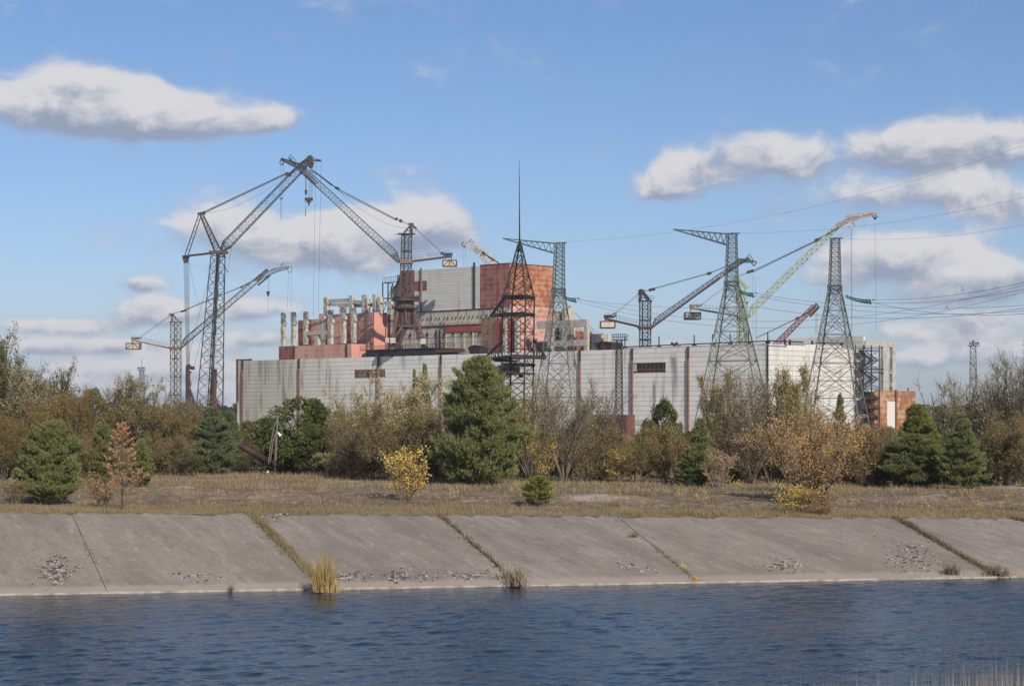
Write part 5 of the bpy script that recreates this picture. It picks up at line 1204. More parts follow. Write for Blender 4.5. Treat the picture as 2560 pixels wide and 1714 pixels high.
def blades_mesh(pts, dirs, L, W, r, name='needles'):
    n = len(pts); dirs = dirs/np.linalg.norm(dirs, axis=1, keepdims=True); w = r.normal(size=(n, 3)); v = np.cross(dirs, w); v /= np.linalg.norm(v, axis=1, keepdims=True)
    V = np.stack([pts-v*W[:, None]/2, pts+v*W[:, None]/2, pts+dirs*L[:, None]], 1)
    return mesh_from(V, np.arange(3*n).reshape(-1, 3), name, 3)
def make_pine(seed, H=12.0, R_=4.5, nb=150, tl=.36, low=.02, power=1.25, dens=1.0):
    r = np.random.default_rng(seed); A, B_, RA, RB = [], [], [], []; tp, td = [], []
    A.append((0, 0, -.3)); B_.append((0, 0, H*.5)); RA.append(H*.016); RB.append(H*.009); A.append((0, 0, H*.5)); B_.append((0, 0, H*.97)); RA.append(H*.009); RB.append(.02)
    lobes = r.uniform(0, 2*np.pi, 5)
    for i in range(nb):
        f = low+(1-low)*((i+r.uniform(0, 1))/nb)**.92; z = f*H
        prof = (1-f**power)**.85*(1-.42*math.exp(-(f/.10)**2)); az = i*2.39996+r.uniform(-.3, .3)
        rad = R_*prof*r.uniform(.50, 1.16)*(1+.13*math.sin(az*2+lobes[0])+.10*math.sin(az*3+lobes[1]+f*9)) + .15
        d = np.array([math.cos(az), math.sin(az), r.uniform(.0, .34)+.55*f]); p0 = np.array([0, 0, z-rad*.10]); p1 = p0+d*rad
        A.append(p0); B_.append(p1); RA.append(.012+.006*rad); RB.append(.01)
        nt = int((3+rad*7.2)*dens)
        for k in range(nt):
            g = r.uniform(.25, 1)**.6; side = np.cross(d, (0, 0, 1))*r.normal()*rad*.17*(1.15-g*.5)
            q = p0+(p1-p0)*g+side+np.array([0, 0, r.uniform(-.03, .12)*rad])
            dd = d*.8+side*.5/(rad+.1)+np.array([0, 0, .75]); tp.append(q); td.append(dd)
    # leader shoots
    for k in range(int(60*dens)):
        z = H*(1-.16*r.uniform(0, 1)**.7); kk_ = (H-z)/H*R_*.5; tp.append(np.array([r.normal()*(.08+kk_), r.normal()*(.08+kk_), z])); td.append(np.array([r.normal()*.25, r.normal()*.25, 1.2]))
    tp = np.array(tp); td = np.array(td); K = 11
    P_ = np.repeat(tp, K, 0)+r.normal(size=(len(tp)*K, 3))*tl*.10; dn = np.repeat(td/np.linalg.norm(td, axis=1, keepdims=True), K, 0)
    along = r.uniform(0, 1, len(P_))[:, None]; P_ = P_+dn*along*tl*.9
    D_ = dn*.9+r.normal(size=P_.shape)*.55
    L = tl*r.uniform(.55, 1.1, len(P_)); W = tl*r.uniform(.13, .26, len(P_))
    return prisms(A, B_, RA, RB), blades_mesh(P_, D_, L, W, r)
def make_bush(seed, H=8.0, spread=.55, stems=9, nb=9, nt=6, leaf=.16, lpt=5, droop=0.0, twig=.10, upright=.5, wood=1.0, base=.35, bare_low=.0):
    r = np.random.default_rng(seed); A, B_, RA, RB = [], [], [], []; lp, ld = [], []
    def limb(p, d, L, n, r0, r1, curl, up):
        pts = [p]; d = norm(d); 
        for i in range(n):
            d = norm(d+r.normal(size=3)*curl+np.array([0, 0, up])); q = pts[-1]+d*L/n
            f0 = i/n; f1 = (i+1)/n; A.append(pts[-1]); B_.append(q); RA.append(r0+(r1-r0)*f0); RB.append(r0+(r1-r0)*f1); pts.append(q)
        return pts, d
    for s in range(stems):
        az = s/stems*2*np.pi+r.uniform(-.4, .4); tilt = spread*r.uniform(.15, 1.0)
        d = np.array([math.cos(az)*tilt, math.sin(az)*tilt, 1]); L = H*r.uniform(.72, 1.0)/math.sqrt(1+tilt*tilt*.5)
        pts, _ = limb(np.array([math.cos(az)*base*r.uniform(.2, 1), math.sin(az)*base*r.uniform(.2, 1), -.1]), d, L, 8, .012*H*wood*r.uniform(.6, 1), .004*H*wood, .09, .03)
        for k in range(nb):
            f = r.uniform(.22 if bare_low == 0 else bare_low, .99); i = min(int(f*8), 7); p = pts[i]+(pts[i+1]-pts[i])*(f*8-i)
            d0 = norm(pts[i+1]-pts[i]); sd = r.normal(size=3); sd[2] = abs(sd[2])*.4; d1 = norm(d0*upright*1.3+norm(sd)*.9)
            bl = H*.30*(1.15-f*.65)*r.uniform(.6, 1.2); bp, _ = limb(p, d1, bl, 4, .005*H*wood*(1.1-f*.5), .0018*H, .16, .07-droop)
            for t in range(nt):
                g = r.uniform(.15, 1); j = min(int(g*4), 3); q = bp[j]+(bp[j+1]-bp[j])*(g*4-j); d2 = norm(norm(bp[j+1]-bp[j])*.8+r.normal(size=3)*.6)
                tp, dl = limb(q, d2, H*twig*r.uniform(.5, 1.3), 2, .0018*H+.004, .006, .2, .04-droop*1.6)
                for _ in range(lpt):
                    h = r.uniform(.1, 1.05); x = tp[0]+(tp[-1]-tp[0])*h+r.normal(size=3)*.05*H*.3; lp.append(x); ld.append(dl)
    return prisms(A, B_, RA, RB), leaves_mesh(lp, leaf, r, dirs=np.array(ld))
def make_crown(seed, H=10.0, Rx=5.0, n=46, per=330, leaf=.26, low=.1):
    r = np.random.default_rng(seed); A, B_, RA, RB = [], [], [], []; pts = []
    A.append((0, 0, -.3)); B_.append((0, 0, H*.45)); RA.append(H*.025); RB.append(H*.015)
    for i in range(n):
        f = r.uniform(low, 1); az = r.uniform(0, 2*np.pi); prof = math.sin(math.pi*min(1, (f*.82+.16)))**.6
        rad = Rx*prof*math.sqrt(r.uniform(.25, 1)); c = np.array([math.cos(az)*rad, math.sin(az)*rad, f*H*.92]); cr = H*r.uniform(.09, .16)
        A.append((0, 0, max(.1, c[2]*.45))); B_.append(c); RA.append(H*.008); RB.append(.02)
        q = r.normal(size=(per, 3)); q /= np.linalg.norm(q, axis=1, keepdims=True); q *= cr*(r.uniform(.35, 1.1, per)**.5)[:, None]; q[:, 2] *= .72; pts.append(c+q)
    return prisms(A, B_, RA, RB), leaves_mesh(np.concatenate(pts), leaf, r, flat=.8)
PR = {
 'pine': [make_pine(11, 12.5, 5.3, 250, .50, dens=1.6, power=1.9), make_pine(12, 7.0, 2.6, 120, .36, dens=2.2), make_pine(13, 9.5, 3.3, 150, .42, dens=1.9, power=1.4), make_pine(14, 2.8, 1.6, 46, .26, dens=2.6, power=1.8), make_pine(15, 12.5, 5.3, 230, .50, dens=1.6, power=2.6)],
 'dead': [make_pine(21, 6.2, 1.7, 64, .20, low=.16, dens=.6)],
 'willow': [make_bush(31, 10, .62, 13, 12, 8, .19, 10, droop=.02), make_bush(32, 10, .75, 15, 12, 8, .19, 10, droop=.05), make_bush(33, 10, .50, 11, 13, 8, .19, 10)],
 'low': [make_bush(35, 6, .95, 16, 12, 8, .17, 6, bare_low=.04, wood=.8), make_bush(36, 6, 1.1, 18, 12, 8, .17, 6, bare_low=.04, wood=.8)],
 'bare': [make_bush(41, 11, .50, 12, 13, 8, .16, 4, wood=.9, twig=.11), make_bush(42, 11, .42, 11, 13, 8, .16, 4, twig=.12)],
 'aspen': [make_bush(51, 11, .22, 6, 26, 9, .20, 7, upright=.9, twig=.09), make_bush(52, 11, .34, 8, 22, 9, .20, 7, upright=.8, twig=.09)],
 'column': [make_bush(56, 9, .14, 5, 30, 9, .20, 11, upright=.8, twig=.07)],
 'crown': [make_crown(61, 9, 6.0), make_crown(62, 9, 4.5, 40)],
 'sapling': [make_bush(71, 3.2, .60, 11, 9, 7, .11, 3, twig=.10, bare_low=.12), make_bush(72, 3.2, .40, 8, 9, 7, .11, 4, twig=.09, bare_low=.12)],
 'sprig': [make_bush(75, 1.3, .5, 4, 4, 3, .09, 3), make_bush(76, 1.3, .8, 5, 4, 3, .09, 3)],
 'fan': [make_bush(81, 8.5, 1.05, 15, 13, 8, .16, 5, upright=.7)],
}
HT = {}
for k, v in PR.items():
    HT[k] = []
    for w, l in v:
        n = len(l.vertices); a = np.empty(n*3, np.float32); l.vertices.foreach_get('co', a); a = a.reshape(-1, 3)
        HT[k].append((float(np.percentile(a[:, 2], 99.8)), float(np.percentile(np.abs(a[:, 0]), 97.8 if k == 'pine' else 98.5))))
        w.materials.append(MATS['bark_grey']); l.materials.append(MATS['leaf_olive'])
rv = random.Random(5)
def plant(kind, var, name, label, cat, px, hw, ytop, base=None, D=None, leaf='leaf_olive', bark='bark_grey', group=None, depth=None):
    loc = ground_at(px, base) if base is not None else on_ground(px, D)
    D = loc[1]; H = (HY-ytop)/F*D+CZ-loc[2]; W = hw/F*D; h0, w0 = HT[kind][var]
    sz = H/h0; sx = W/w0*(.84 if kind == 'pine' else 1)
    r = thing(name, label, cat, loc, rv.uniform(0, 6.28), group); r.scale = (sx, sx if depth is None else depth/w0, sz)
    w, l = PR[kind][var]
    pw = link('trunk', w, None, r); pl_ = link('needles' if kind in ('pine', 'dead') else 'leaves', l, None, r)
    for o_, mt in ((pw, bark), (pl_, leaf)):
        o_.material_slots[0].link = 'OBJECT'; o_.material_slots[0].material = MATS[mt]
    return r
G1 = 'trees and bushes on the canal bank'
def pine(label, px, hw, yt, base=None, D=None, var=1, leaf='pine_leaf'): return plant('pine', var, 'pine_tree', label, 'pine', px, hw, yt, base, D, leaf, 'bark_brown', 'pines on the bank')
def wil(label, px, hw, yt, base=None, D=None, var=0, leaf='leaf_olive', bark='bark_grey', kind='willow'): return plant(kind, var, 'willow_bush', label, 'bush', px, hw, yt, base, D, leaf, bark, 'bushes behind the bank')
pine('big bushy green pine, tallest on the bank, right of centre', 1200, 128, 893, 1212, var=0)
pine('dense round green pine at the left end of the bank', 126, 70, 1052, 1259, var=4)
pine('soft green pine behind the dead orange pine', 262, 56, 1062, D=205, var=1)
pine('small green pine right behind the dead orange pine', 352, 42, 1098, D=185, var=1)
pine('grey green pine leaning at the edge of the brown thicket', 530, 62, 1018, 1188, var=2, leaf='pine_leaf_blue')
pine('bare legged dark pine left of the leaning grey pine', 488, 30, 1035, D=250, var=2, leaf='pine_leaf_dark')
pine('low spreading little pine in the grass below the yellow birch', 1346, 44, 1188, 1263, var=3, leaf='pine_leaf_yellow')
pine('green pine beside the copper leaved sapling right of centre', 1752, 44, 1046, 1213, var=2, leaf='pine_leaf')
pine('low dark green pine at the foot of the copper leaved sapling', 1735, 52, 1130, 1214, var=1, leaf='pine_leaf_dark')
pine('broad green pine with a yellowish top at the right', 2292, 74, 1012, 1214, var=2, leaf='pine_leaf_yellow')
pine('dark green pine skirt in front of the yellowish topped pine', 2285, 78, 1085, 1216, var=4, leaf='pine_leaf')
pine('dark green pine, rightmost of the pair at the right', 2408, 62, 1048, 1219, var=2, leaf='pine_leaf')
pine('thin dark pine tip between the two right pines', 2352, 34, 1032, D=255, var=2, leaf='pine_leaf_dark')
pine('pale young pine tip before the sunlit end of the hall', 2100, 22, 985, D=270, var=2, leaf='pine_leaf_blue')
pine('narrow pine top showing above the willows left of the big pine', 1062, 24, 912, D=252, var=2, leaf='pine_leaf')
pine('second narrow pine top above the willows left of the big pine', 1036, 16, 926, D=256, var=2, leaf='pine_leaf_dark')
pine('dark pine behind the far right bare trees', 2530, 40, 1100, D=232, var=1, leaf='pine_leaf_dark')
plant('dead', 0, 'dead_pine', 'dead orange brown young pine at the slope edge', 'pine', 306, 46, 1054, 1277, None, 'pine_leaf_dead', 'bark_brown')
# round green deciduous trees
def crown(label, px, hw, yt, base=None, D=None, var=0, leaf='leaf_dark'): return plant('crown', var, 'leafy_tree', label, 'tree', px, hw, yt, base, D, leaf, 'bark_brown', 'dense green trees')
crown('dark green round tree filling the gap at the far left', 232, 58, 972, D=330)
crown('broad dark green tree behind the wooden pole', 755, 120, 994, D=246)
crown('dark green bush low between the wooden pole and the willows', 790, 80, 1060, 1186, var=1)
crown('dark green bush low behind the fallen pipe', 690, 56, 1075, D=244, var=1)
crown('lower dark green shoulder left of the wooden pole', 672, 62, 1042, D=275, var=1)
crown('dark green tree overlapping the foot of the long hall at left', 850, 60, 1030, D=258, var=1)
pine('fresh green pine low right of the wooden pole', 770, 62, 1085, D=246, var=4, leaf='pine_leaf_dark')
pine('small dark green pine close behind the wooden pole', 715, 45, 1075, D=252, var=2, leaf='pine_leaf_dark')
crown('small dark tree at the foot of the tallest crane', 566, 36, 1028, D=420, var=1)
crown('olive green low tree behind the fallen pipe', 625, 62, 1052, D=330, leaf='leaf_green')
crown('second olive green low tree behind the fallen pipe', 580, 40, 1075, D=320, var=1, leaf='leaf_green')
crown('green round tree standing alone before the right part of the hall', 1660, 48, 998, D=262, var=1)
crown('smaller green tree at the left foot of the lone round tree', 1622, 34, 1048, D=258, var=1, leaf='leaf_dark')
# left thicket
wil('tall green leaved poplar at the left edge', 8, 60, 822, D=240, kind='aspen', var=0, leaf='leaf_green')
wil('feathery poplar second from the left edge', 78, 70, 912, D=232, kind='aspen', var=1, leaf='leaf_olive')
wil('feathery poplar third from the left edge', 150, 58, 905, D=238, kind='aspen', var=0, leaf='leaf_green')
wil('rusty brown bush behind the dense round pine', 60, 92, 985, D=215, var=0, leaf='leaf_rusty')
wil('rusty bush with orange leaves right of the dense round pine', 182, 78, 968, D=225, var=1, leaf='leaf_rusty')
wil('orange brown bush at the far left edge of the bank', 5, 62, 1060, D=200, var=2, leaf='leaf_rusty')
wil('olive willow below the distant mast at the left', 322, 80, 935, D=244, var=2, leaf='leaf_olive')
wil('brown willow under the small tan crane', 412, 84, 950, D=240, var=0, leaf='leaf_brown')
wil('brown willow in front of the pile rig', 470, 62, 1000, D=236, var=1, leaf='leaf_brown')
wil('low reddish bush behind the dead orange pine', 222, 58, 1085, D=205, var=1, leaf='leaf_brown')
wil('low brown bush between the small pines at left', 420, 70, 1080, D=222, var=1, leaf='leaf_brown')
wil('pale green low bush at the edge of the brown thicket', 470, 48, 1130, 1189, var=2, leaf='leaf_green')
wil('brown shaded bush behind the fallen pipe', 625, 50, 1108, D=268, var=0, leaf='leaf_brown')
# centre
wil('tall pale leaved willow left of the big pine', 930, 95, 928, D=238, var=0, leaf='leaf_pale')
wil('second pale leaved willow close left of the big pine', 1045, 80, 930, D=240, var=2, leaf='leaf_pale')
wil('grey brown willow behind the yellow bush', 985, 110, 1010, D=216, var=1, leaf='leaf_brown')
wil('grey brown willow left of the yellow bush', 880, 78, 1050, D=222, var=0, leaf='leaf_brown', kind='bare')
wil('ochre willow between the dark green tree and the tall willows', 868, 50, 1010, D=236, var=1, leaf='leaf_olive')
wil('brown willow in the shade left of the big pine', 1090, 62, 1000, D=226, var=1, leaf='leaf_brown')
wil('rusty bush right behind the big pine', 1325, 62, 945, D=236, var=0, leaf='leaf_rusty')
wil('open willow with many thin stems right of the big pine', 1410, 96, 935, D=222, var=0, leaf='leaf_olive', kind='bare')
wil('second open willow left of the slim floodlight mast', 1482, 76, 960, D=232, var=1, leaf='leaf_olive', kind='bare')
wil('dark bare shrub with fanned stems behind the yellow birch', 1415, 66, 1060, 1188, var=0, leaf='leaf_brown', bark='bark_brown', kind='fan')
wil('brown bush at the foot of the slim floodlight mast', 1500, 75, 1055, D=228, var=1, leaf='leaf_brown')
wil('low brown bush right of the slim floodlight mast', 1585, 66, 1085, D=224, var=0, leaf='leaf_brown', kind='willow')
wil('ochre bush below the lone round tree', 1672, 72, 1060, D=224, var=2, leaf='leaf_brown')
wil('brown shaded bush left of the copper leaved sapling', 1715, 60, 1090, D=226, var=1, leaf='leaf_brown')
# right
wil('tall open willow before the second green pylon', 1860, 100, 922, D=226, var=0, leaf='leaf_olive', kind='bare')
wil('second tall open willow before the corner of the hall', 1925, 90, 915, D=232, var=1, leaf='leaf_olive', kind='bare')
wil('third tall open willow before the armless pylon', 2010, 70, 955, D=236, var=0, leaf='leaf_olive', kind='bare')
wil('narrow olive column of leaves left of the tall open willows', 1800, 34, 928, D=240, kind='column', var=0, leaf='leaf_olive')
wil('narrow olive column of leaves among the tall open willows', 1982, 42, 912, D=228, kind='column', var=0, leaf='leaf_olive')
wil('thin grey bush filling below the tall open willows', 1880, 90, 1060, D=224, var=1, leaf='leaf_brown', kind='bare')
wil('large copper leaved willow spreading over the bank at right', 2045, 185, 1008, 1262, var=0, leaf='leaf_orange', kind='fan')
wil('copper leaved upright bush inside the large spreading willow', 2030, 110, 1030, D=196, var=0, leaf='leaf_orange')
wil('brown bush between the large willow and the right pines', 2180, 70, 1058, D=225, var=1, leaf='leaf_brown')
wil('olive bush behind the large spreading willow', 2120, 80, 1075, D=235, var=0, leaf='leaf_olive')
wil('bare grey willow left of the distant right mast', 2385, 82, 925, D=232, var=0, leaf='leaf_pale', kind='bare')
wil('bare grey willow in front of the distant right mast', 2455, 78, 918, D=236, var=1, leaf='leaf_olive', kind='bare')
wil('tall bare willow near the right edge', 2520, 80, 865, D=228, var=0, leaf='leaf_pale', kind='bare')
wil('tallest bare willow cut by the right edge', 2575, 70, 848, D=226, var=1, leaf='leaf_olive', kind='bare')
wil('brown dark bush below the bare willows at right', 2495, 70, 1045, D=222, var=0, leaf='leaf_brown')
wil('brown dark bush at the right edge', 2560, 80, 1030, D=220, var=1, leaf='leaf_brown')
wil('dark low bush behind the right pines', 2365, 70, 1090, D=232, var=1, leaf='leaf_brown')
# saplings
def sap(label, px, hw, yt, base, var=0, leaf='leaf_yellow', bark='bark_grey', kind='sapling', name='birch_sapling'): return plant(kind, var, name, label, 'sapling', px, hw, yt, base, None, leaf, bark, 'young trees in the grass')
sap('bright yellow leaved bush in the grass left of the big pine', 1016, 62, 1112, 1252)
sap('slender yellow birch right of the big pine', 1359, 36, 1090, 1206, 0)
sap('yellow birch sapling below the slim floodlight mast', 1545, 36, 1122, 1204, 0)
sap('low yellow sapling left of the one below the floodlight mast', 1512, 30, 1160, 1204, 0)
sap('ochre sapling between the two yellow birches', 1466, 34, 1140, 1200, 1, 'leaf_olive')
sap('copper leaved sapling on thin stems right of centre', 1796, 48, 1122, 1218, 0, 'leaf_orange', 'bark_light')
sap('yellow low bush at the slope edge under the large willow', 1990, 58, 1208, 1284, 0)
sap('yellow low bush beside the one at the slope edge', 2055, 44, 1226, 1286, 0, 'leaf_orange')
sap('yellow leaved bush at the right foot of the large willow', 2160, 52, 1120, 1214, 0, 'leaf_orange')
sap('thin orange and yellow sapling left of the dead pine', 255, 42, 1176, 1268, 0, 'leaf_orange')
sap('grey leafless shrub left of the dense round pine', 40, 36, 1200, 1262, 0, 'leaf_brown', 'bark_grey')
# low bushes that close the thicket down to the grass
lows = [(20, 60, 1120, 1192), (95, 50, 1135, 1190), (215, 60, 1120, 1188), (300, 60, 1115, 1186), (375, 60, 1110, 1186), (440, 50, 1120, 1186), (600, 44, 1128, 1183), (850, 50, 1120, 1188), (905, 66, 1095, 1192), (985, 70, 1090, 1194), (1060, 60, 1105, 1196),
 (1110, 44, 1110, 1198), (1310, 50, 1110, 1192), (1375, 50, 1118, 1192), (1440, 60, 1105, 1192), (1520, 60, 1100, 1192), (1600, 60, 1095, 1194), (1665, 56, 1090, 1196), (1700, 50, 1120, 1200), (1830, 54, 1110, 1204), (1880, 60, 1100, 1204), (1945, 60, 1100, 1206), (2125, 56, 1100, 1210), (2185, 56, 1100, 1210), (2225, 50, 1110, 1208), (2490, 40, 1120, 1210), (2500, 66, 1085, 1210), (2556, 66, 1080, 1210), (150, 50, 1120, 1188), (2010, 50, 1130, 1206)]
LM = [(60, 'under the poplar at the left edge'), (160, 'behind the round pine'), (250, 'left of the dead pine'), (350, 'right behind the dead pine'), (480, 'under the small tan crane'), (560, 'by the leaning grey pine'), (700, 'near the fallen pipe'), (800, 'right of the wooden pole'), (880, 'under the ochre willow'), (960, 'left of the yellow bush'), (1040, 'behind the yellow bush'), (1130, 'close left of the big pine'), (1270, 'behind the big pine'), (1340, 'close right of the big pine'), (1420, 'by the slender yellow birch'), (1500, 'left of the slim floodlight mast'), (1580, 'right of the slim floodlight mast'), (1680, 'below the lone round tree'), (1760, 'left of the copper leaved sapling'), (1850, 'right of the copper leaved sapling'), (1920, 'under the tall open willows'), (1990, 'left part of the large spreading willow'), (2100, 'behind the large spreading willow'), (2200, 'right of the large spreading willow'), (2290, 'left of the right pines'), (2380, 'between the two right pines'), (2470, 'below the distant right mast'), (2540, 'near the right edge'), (9999, 'at the very right edge')]
def lm(px): return next(t for q, t in LM if px < q)
LN = {'leaf_brown': 'brown', 'leaf_olive': 'olive', 'leaf_dark': 'dark green', 'leaf_rusty': 'rusty', 'leaf_green': 'green', 'leaf_yellow': 'yellow', 'leaf_orange': 'orange', 'leaf_pale': 'pale'}
cnt = {}
def uniq(stem, px):
    l = stem+' '+lm(px); return l
for i, (px, hw, yt, b_) in enumerate(lows):
    lf = rv.choice(['leaf_brown', 'leaf_brown', 'leaf_olive', 'leaf_rusty', 'leaf_green', 'leaf_dark'] if px < 850 else ['leaf_brown', 'leaf_brown', 'leaf_olive', 'leaf_pale', 'leaf_rusty'])
    l = 'low '+LN[lf]+' shrub reaching the grass '+lm(px)
    plant('low', i % 2, 'low_shrub', l, 'shrub', px, hw, yt, b_, None, lf, 'bark_brown', 'low shrubs along the thicket edge')
spr = [(1118, 1206, 1254), (1140, 1214, 1252), (955, 1228, 1248), (1185, 1208, 1240), (1294, 1206, 1240), (1378, 1210, 1240), (1630, 1228, 1276), (1700, 1216, 1262), (1760, 1222, 1268), (1790, 1230, 1272), (1680, 1186, 1214), (1845, 1196, 1228),
       (1905, 1200, 1230), (2140, 1212, 1236), (2226, 1200, 1222), (2466, 1186, 1214), (2500, 1190, 1216), (2545, 1200, 1226), (2480, 1222, 1250), (2520, 1232, 1262), (2440, 1240, 1262), (395, 1262, 1274), (210, 1246, 1266), (730, 1250, 1266), (1340, 1216, 1262), (2380, 1238, 1262), (2310, 1252, 1276), (640, 1250, 1268), (1560, 1230, 1262), (1590, 1180, 1206)]
for i, (px, yt, b_) in enumerate(spr):
    lf = 'leaf_yellow' if i % 3 else 'leaf_orange'
    plant('sprig', i % 2, 'yellow_sprig', 'tiny '+LN[lf]+' leaved sprig in grass '+lm(px), 'sprig', px, rv.uniform(10, 20), yt, b_, None, lf, 'bark_grey', 'sprigs in the bank grass')
for i in range(46):
    px = -60+i*60+rv.uniform(-18, 18); k = rv.choice([('willow', 0), ('low', 1), ('low', 0), ('crown', 1)]); D = rv.uniform(262, 330)
    lf = rv.choice(['leaf_brown', 'leaf_olive', 'leaf_dark', 'leaf_brown', 'leaf_rusty'])
    plant(k[0], k[1], 'thicket_bush', LN[lf]+' bush deep in the thicket '+lm(px), 'bush', px, rv.uniform(46, 66), rv.uniform(1058, 1092) if not 520 < px < 640 else 1100, None, D, lf, 'bark_brown', 'thicket behind the bank trees')
for side, rng_ in (('left', range(-620, -90, 55)), ('right', range(2650, 3300, 55))):
    for px in rng_:
        k = rv.choice([('willow', 0), ('willow', 2), ('low', 0), ('crown', 1), ('bare', 0)]); lf = rv.choice(['leaf_brown', 'leaf_olive', 'leaf_dark', 'leaf_rusty'])
        plant(k[0], k[1], 'thicket_bush', 'autumn bush of the thicket going on beyond the '+side+' edge of the view', 'bush', px, rv.uniform(50, 80), rv.uniform(930, 1080), None, rv.uniform(215, 280), lf, 'bark_brown', 'thicket beyond the '+side+' edge')
leaf_mat('far_leaf', (.035, .055, .03), (.07, .085, .04), (.14, .11, .05), big=.02)
def far_wood():
    r = np.random.default_rng(9); n = 5200; x = r.uniform(-900, 900, n); y = r.uniform(1150, 1350, n); H = r.uniform(8, 15, n)
    pts = []
    for k in range(7): pts.append(np.stack([x+r.normal(size=n)*2.6, y+r.normal(size=n)*2, GP+H*r.uniform(.15, 1, n)], 1))
    link('distant_wood', leaves_mesh(np.concatenate(pts), 4.5, r, flat=.9), 'far_leaf', kind='stuff')
far_wood()

# ------------------------------------------------------------ grasses
def tufts(name, mat, pts, h, w, per, spread, lean=.25, seed=1, parent=None, **k):
    r = np.random.default_rng(seed); pts = np.repeat(np.asarray(pts, float), per, 0); n = len(pts)
    pts = pts+np.stack([r.normal(size=n)*spread, r.normal(size=n)*spread, np.zeros(n)], 1)
    pts[:, 2] = gz(pts[:, 0], pts[:, 1])-.03 if k.pop('snap', True) else pts[:, 2]
    d = np.stack([r.normal(size=n)*lean-.12, r.normal(size=n)*lean, np.ones(n)], 1)
    hh = np.repeat(h, per) if not np.isscalar(h) else np.full(n, h); hh = hh*r.uniform(.45, 1.15, n)
    me = blades_mesh(pts, d, hh, w*r.uniform(.6, 1.4, n), r, name)
    return link(name, me, mat, parent, **k)
r = np.random.default_rng(4)
def field_pts(n, b0, b1, a0=-60, a1=140, pw=1.0):
    b = b0+(b1-b0)*r.uniform(0, 1, n)**pw; ct = (b+117)/117; a = r.uniform(-6, 74, n)*1.0
    mid = 30; a = mid+(a-mid)*ct*1.02-b*.05; x, y = abw(a, b); return np.stack([x, y, gz(x, y)], 1), a, b
p, a, b = field_pts(15000, BW-.5, BW+9); k = np.clip(.62+.55*vnoise(p[:, 0], p[:, 1], .35)+.4*vnoise(p[:, 0], p[:, 1], 1.1, 4), .12, 1.5)
tufts('edge_grass', 'grass_dry', p, k*.52, .035, 6, .22, seed=5, kind='stuff')
p, a, b = field_pts(15000, BW+7, BW+62)
for (qx, qy, rx, ry) in ((440, 1226, 3.6, 4), (1480, 1240, 3, 3), (740, 1228, 4, 3)):
    c = ground_at(qx, qy); p = p[((p[:, 0]-c[0])/rx)**2+((p[:, 1]-c[1])/ry)**2 > r.uniform(.5, 1.1, len(p))]
k = np.clip(.6+.7*vnoise(p[:, 0], p[:, 1], .16, 2), .12, 1.2)
tufts('meadow_grass', 'grass_brown', p, k*.30, .06, 6, .4, seed=6, kind='stuff')
p, a, b = field_pts(9000, BW+48, BW+110); k = np.clip(.8+.5*vnoise(p[:, 0], p[:, 1], .12, 4), .3, 1.3)
tufts('tall_grass', 'grass_dry', p, k*.65, .07, 6, .45, seed=7, kind='stuff')
p, a, b = field_pts(1500, BW+1, BW+60); k = vnoise(p[:, 0], p[:, 1], .33, 9) > .25; tufts('dry_weeds', 'grass_pale', p[k], .8, .035, 9, .2, lean=.35, seed=12, kind='stuff')
p, a, b = field_pts(2600, BW+2, BW+80); k = vnoise(p[:, 0], p[:, 1], .2, 11) > .2; tufts('yellow_weeds', 'leaf_orange', p[k], .35, .09, 4, .35, lean=.8, seed=13, kind='stuff')
# low dead scrub over the middle of the bank
p, a, b = field_pts(2600, BW+4, BW+70); keep = vnoise(p[:, 0], p[:, 1], .25, 7) > .1; p = p[keep]
tufts('dead_scrub', 'bark_brown', p, .42, .03, 14, .35, lean=.7, seed=8, kind='stuff')
p, a, b = field_pts(5000, BW-.6, BW+3, pw=1.6); tufts('fallen_leaves', 'leaf_orange', p[p[:, 0] > 8], .10, .12, 3, .3, lean=1.2, seed=9, kind='stuff')
# grass in the slab joints
def joint_pts(i, n, f0=0, f1=1, w=.2, seed=0):
    rr = np.random.default_rng(seed); f = f0+(f1-f0)*rr.uniform(0, 1, n); out = []
    for q in f:
        aa = jb[i]+(jt[i]-jb[i])*q+rr.normal()*w; bb = BW*q; x, y = abw(aa, bb); out.append((x, y, float(gz(x, y))+.1))
    return np.array(out), f
for i, n, hh, w, f0, f1, mt, lb_ in ((3, 420, .48, .14, 0, 1, 'grass_dry', 'strip of dry grass in the widest slab joint at left'), (4, 150, .34, .08, 0, 1, 'grass_brown', 'thin strip of dry grass in the middle slab joint'), (6, 400, .32, .13, 0, 1, 'grass_brown', 'strip of brown grass in the slab joint at right'), (5, 60, .25, .05, 0, .5, 'grass_brown', 'faint grass line in the slab joint right of centre'), (2, 30, .2, .1, .3, .6, 'grass_brown', 'faint grass line in the leftmost slab joint'), (7, 200, .38, .14, .4, 1, 'grass_brown', 'grass line in the last slab joint at the right edge')):
    p, f = joint_pts(i, n, f0, f1, w, i); tufts('joint_grass', mt, p, hh, .05, 7, .13, seed=20+i, snap=False, kind='stuff')
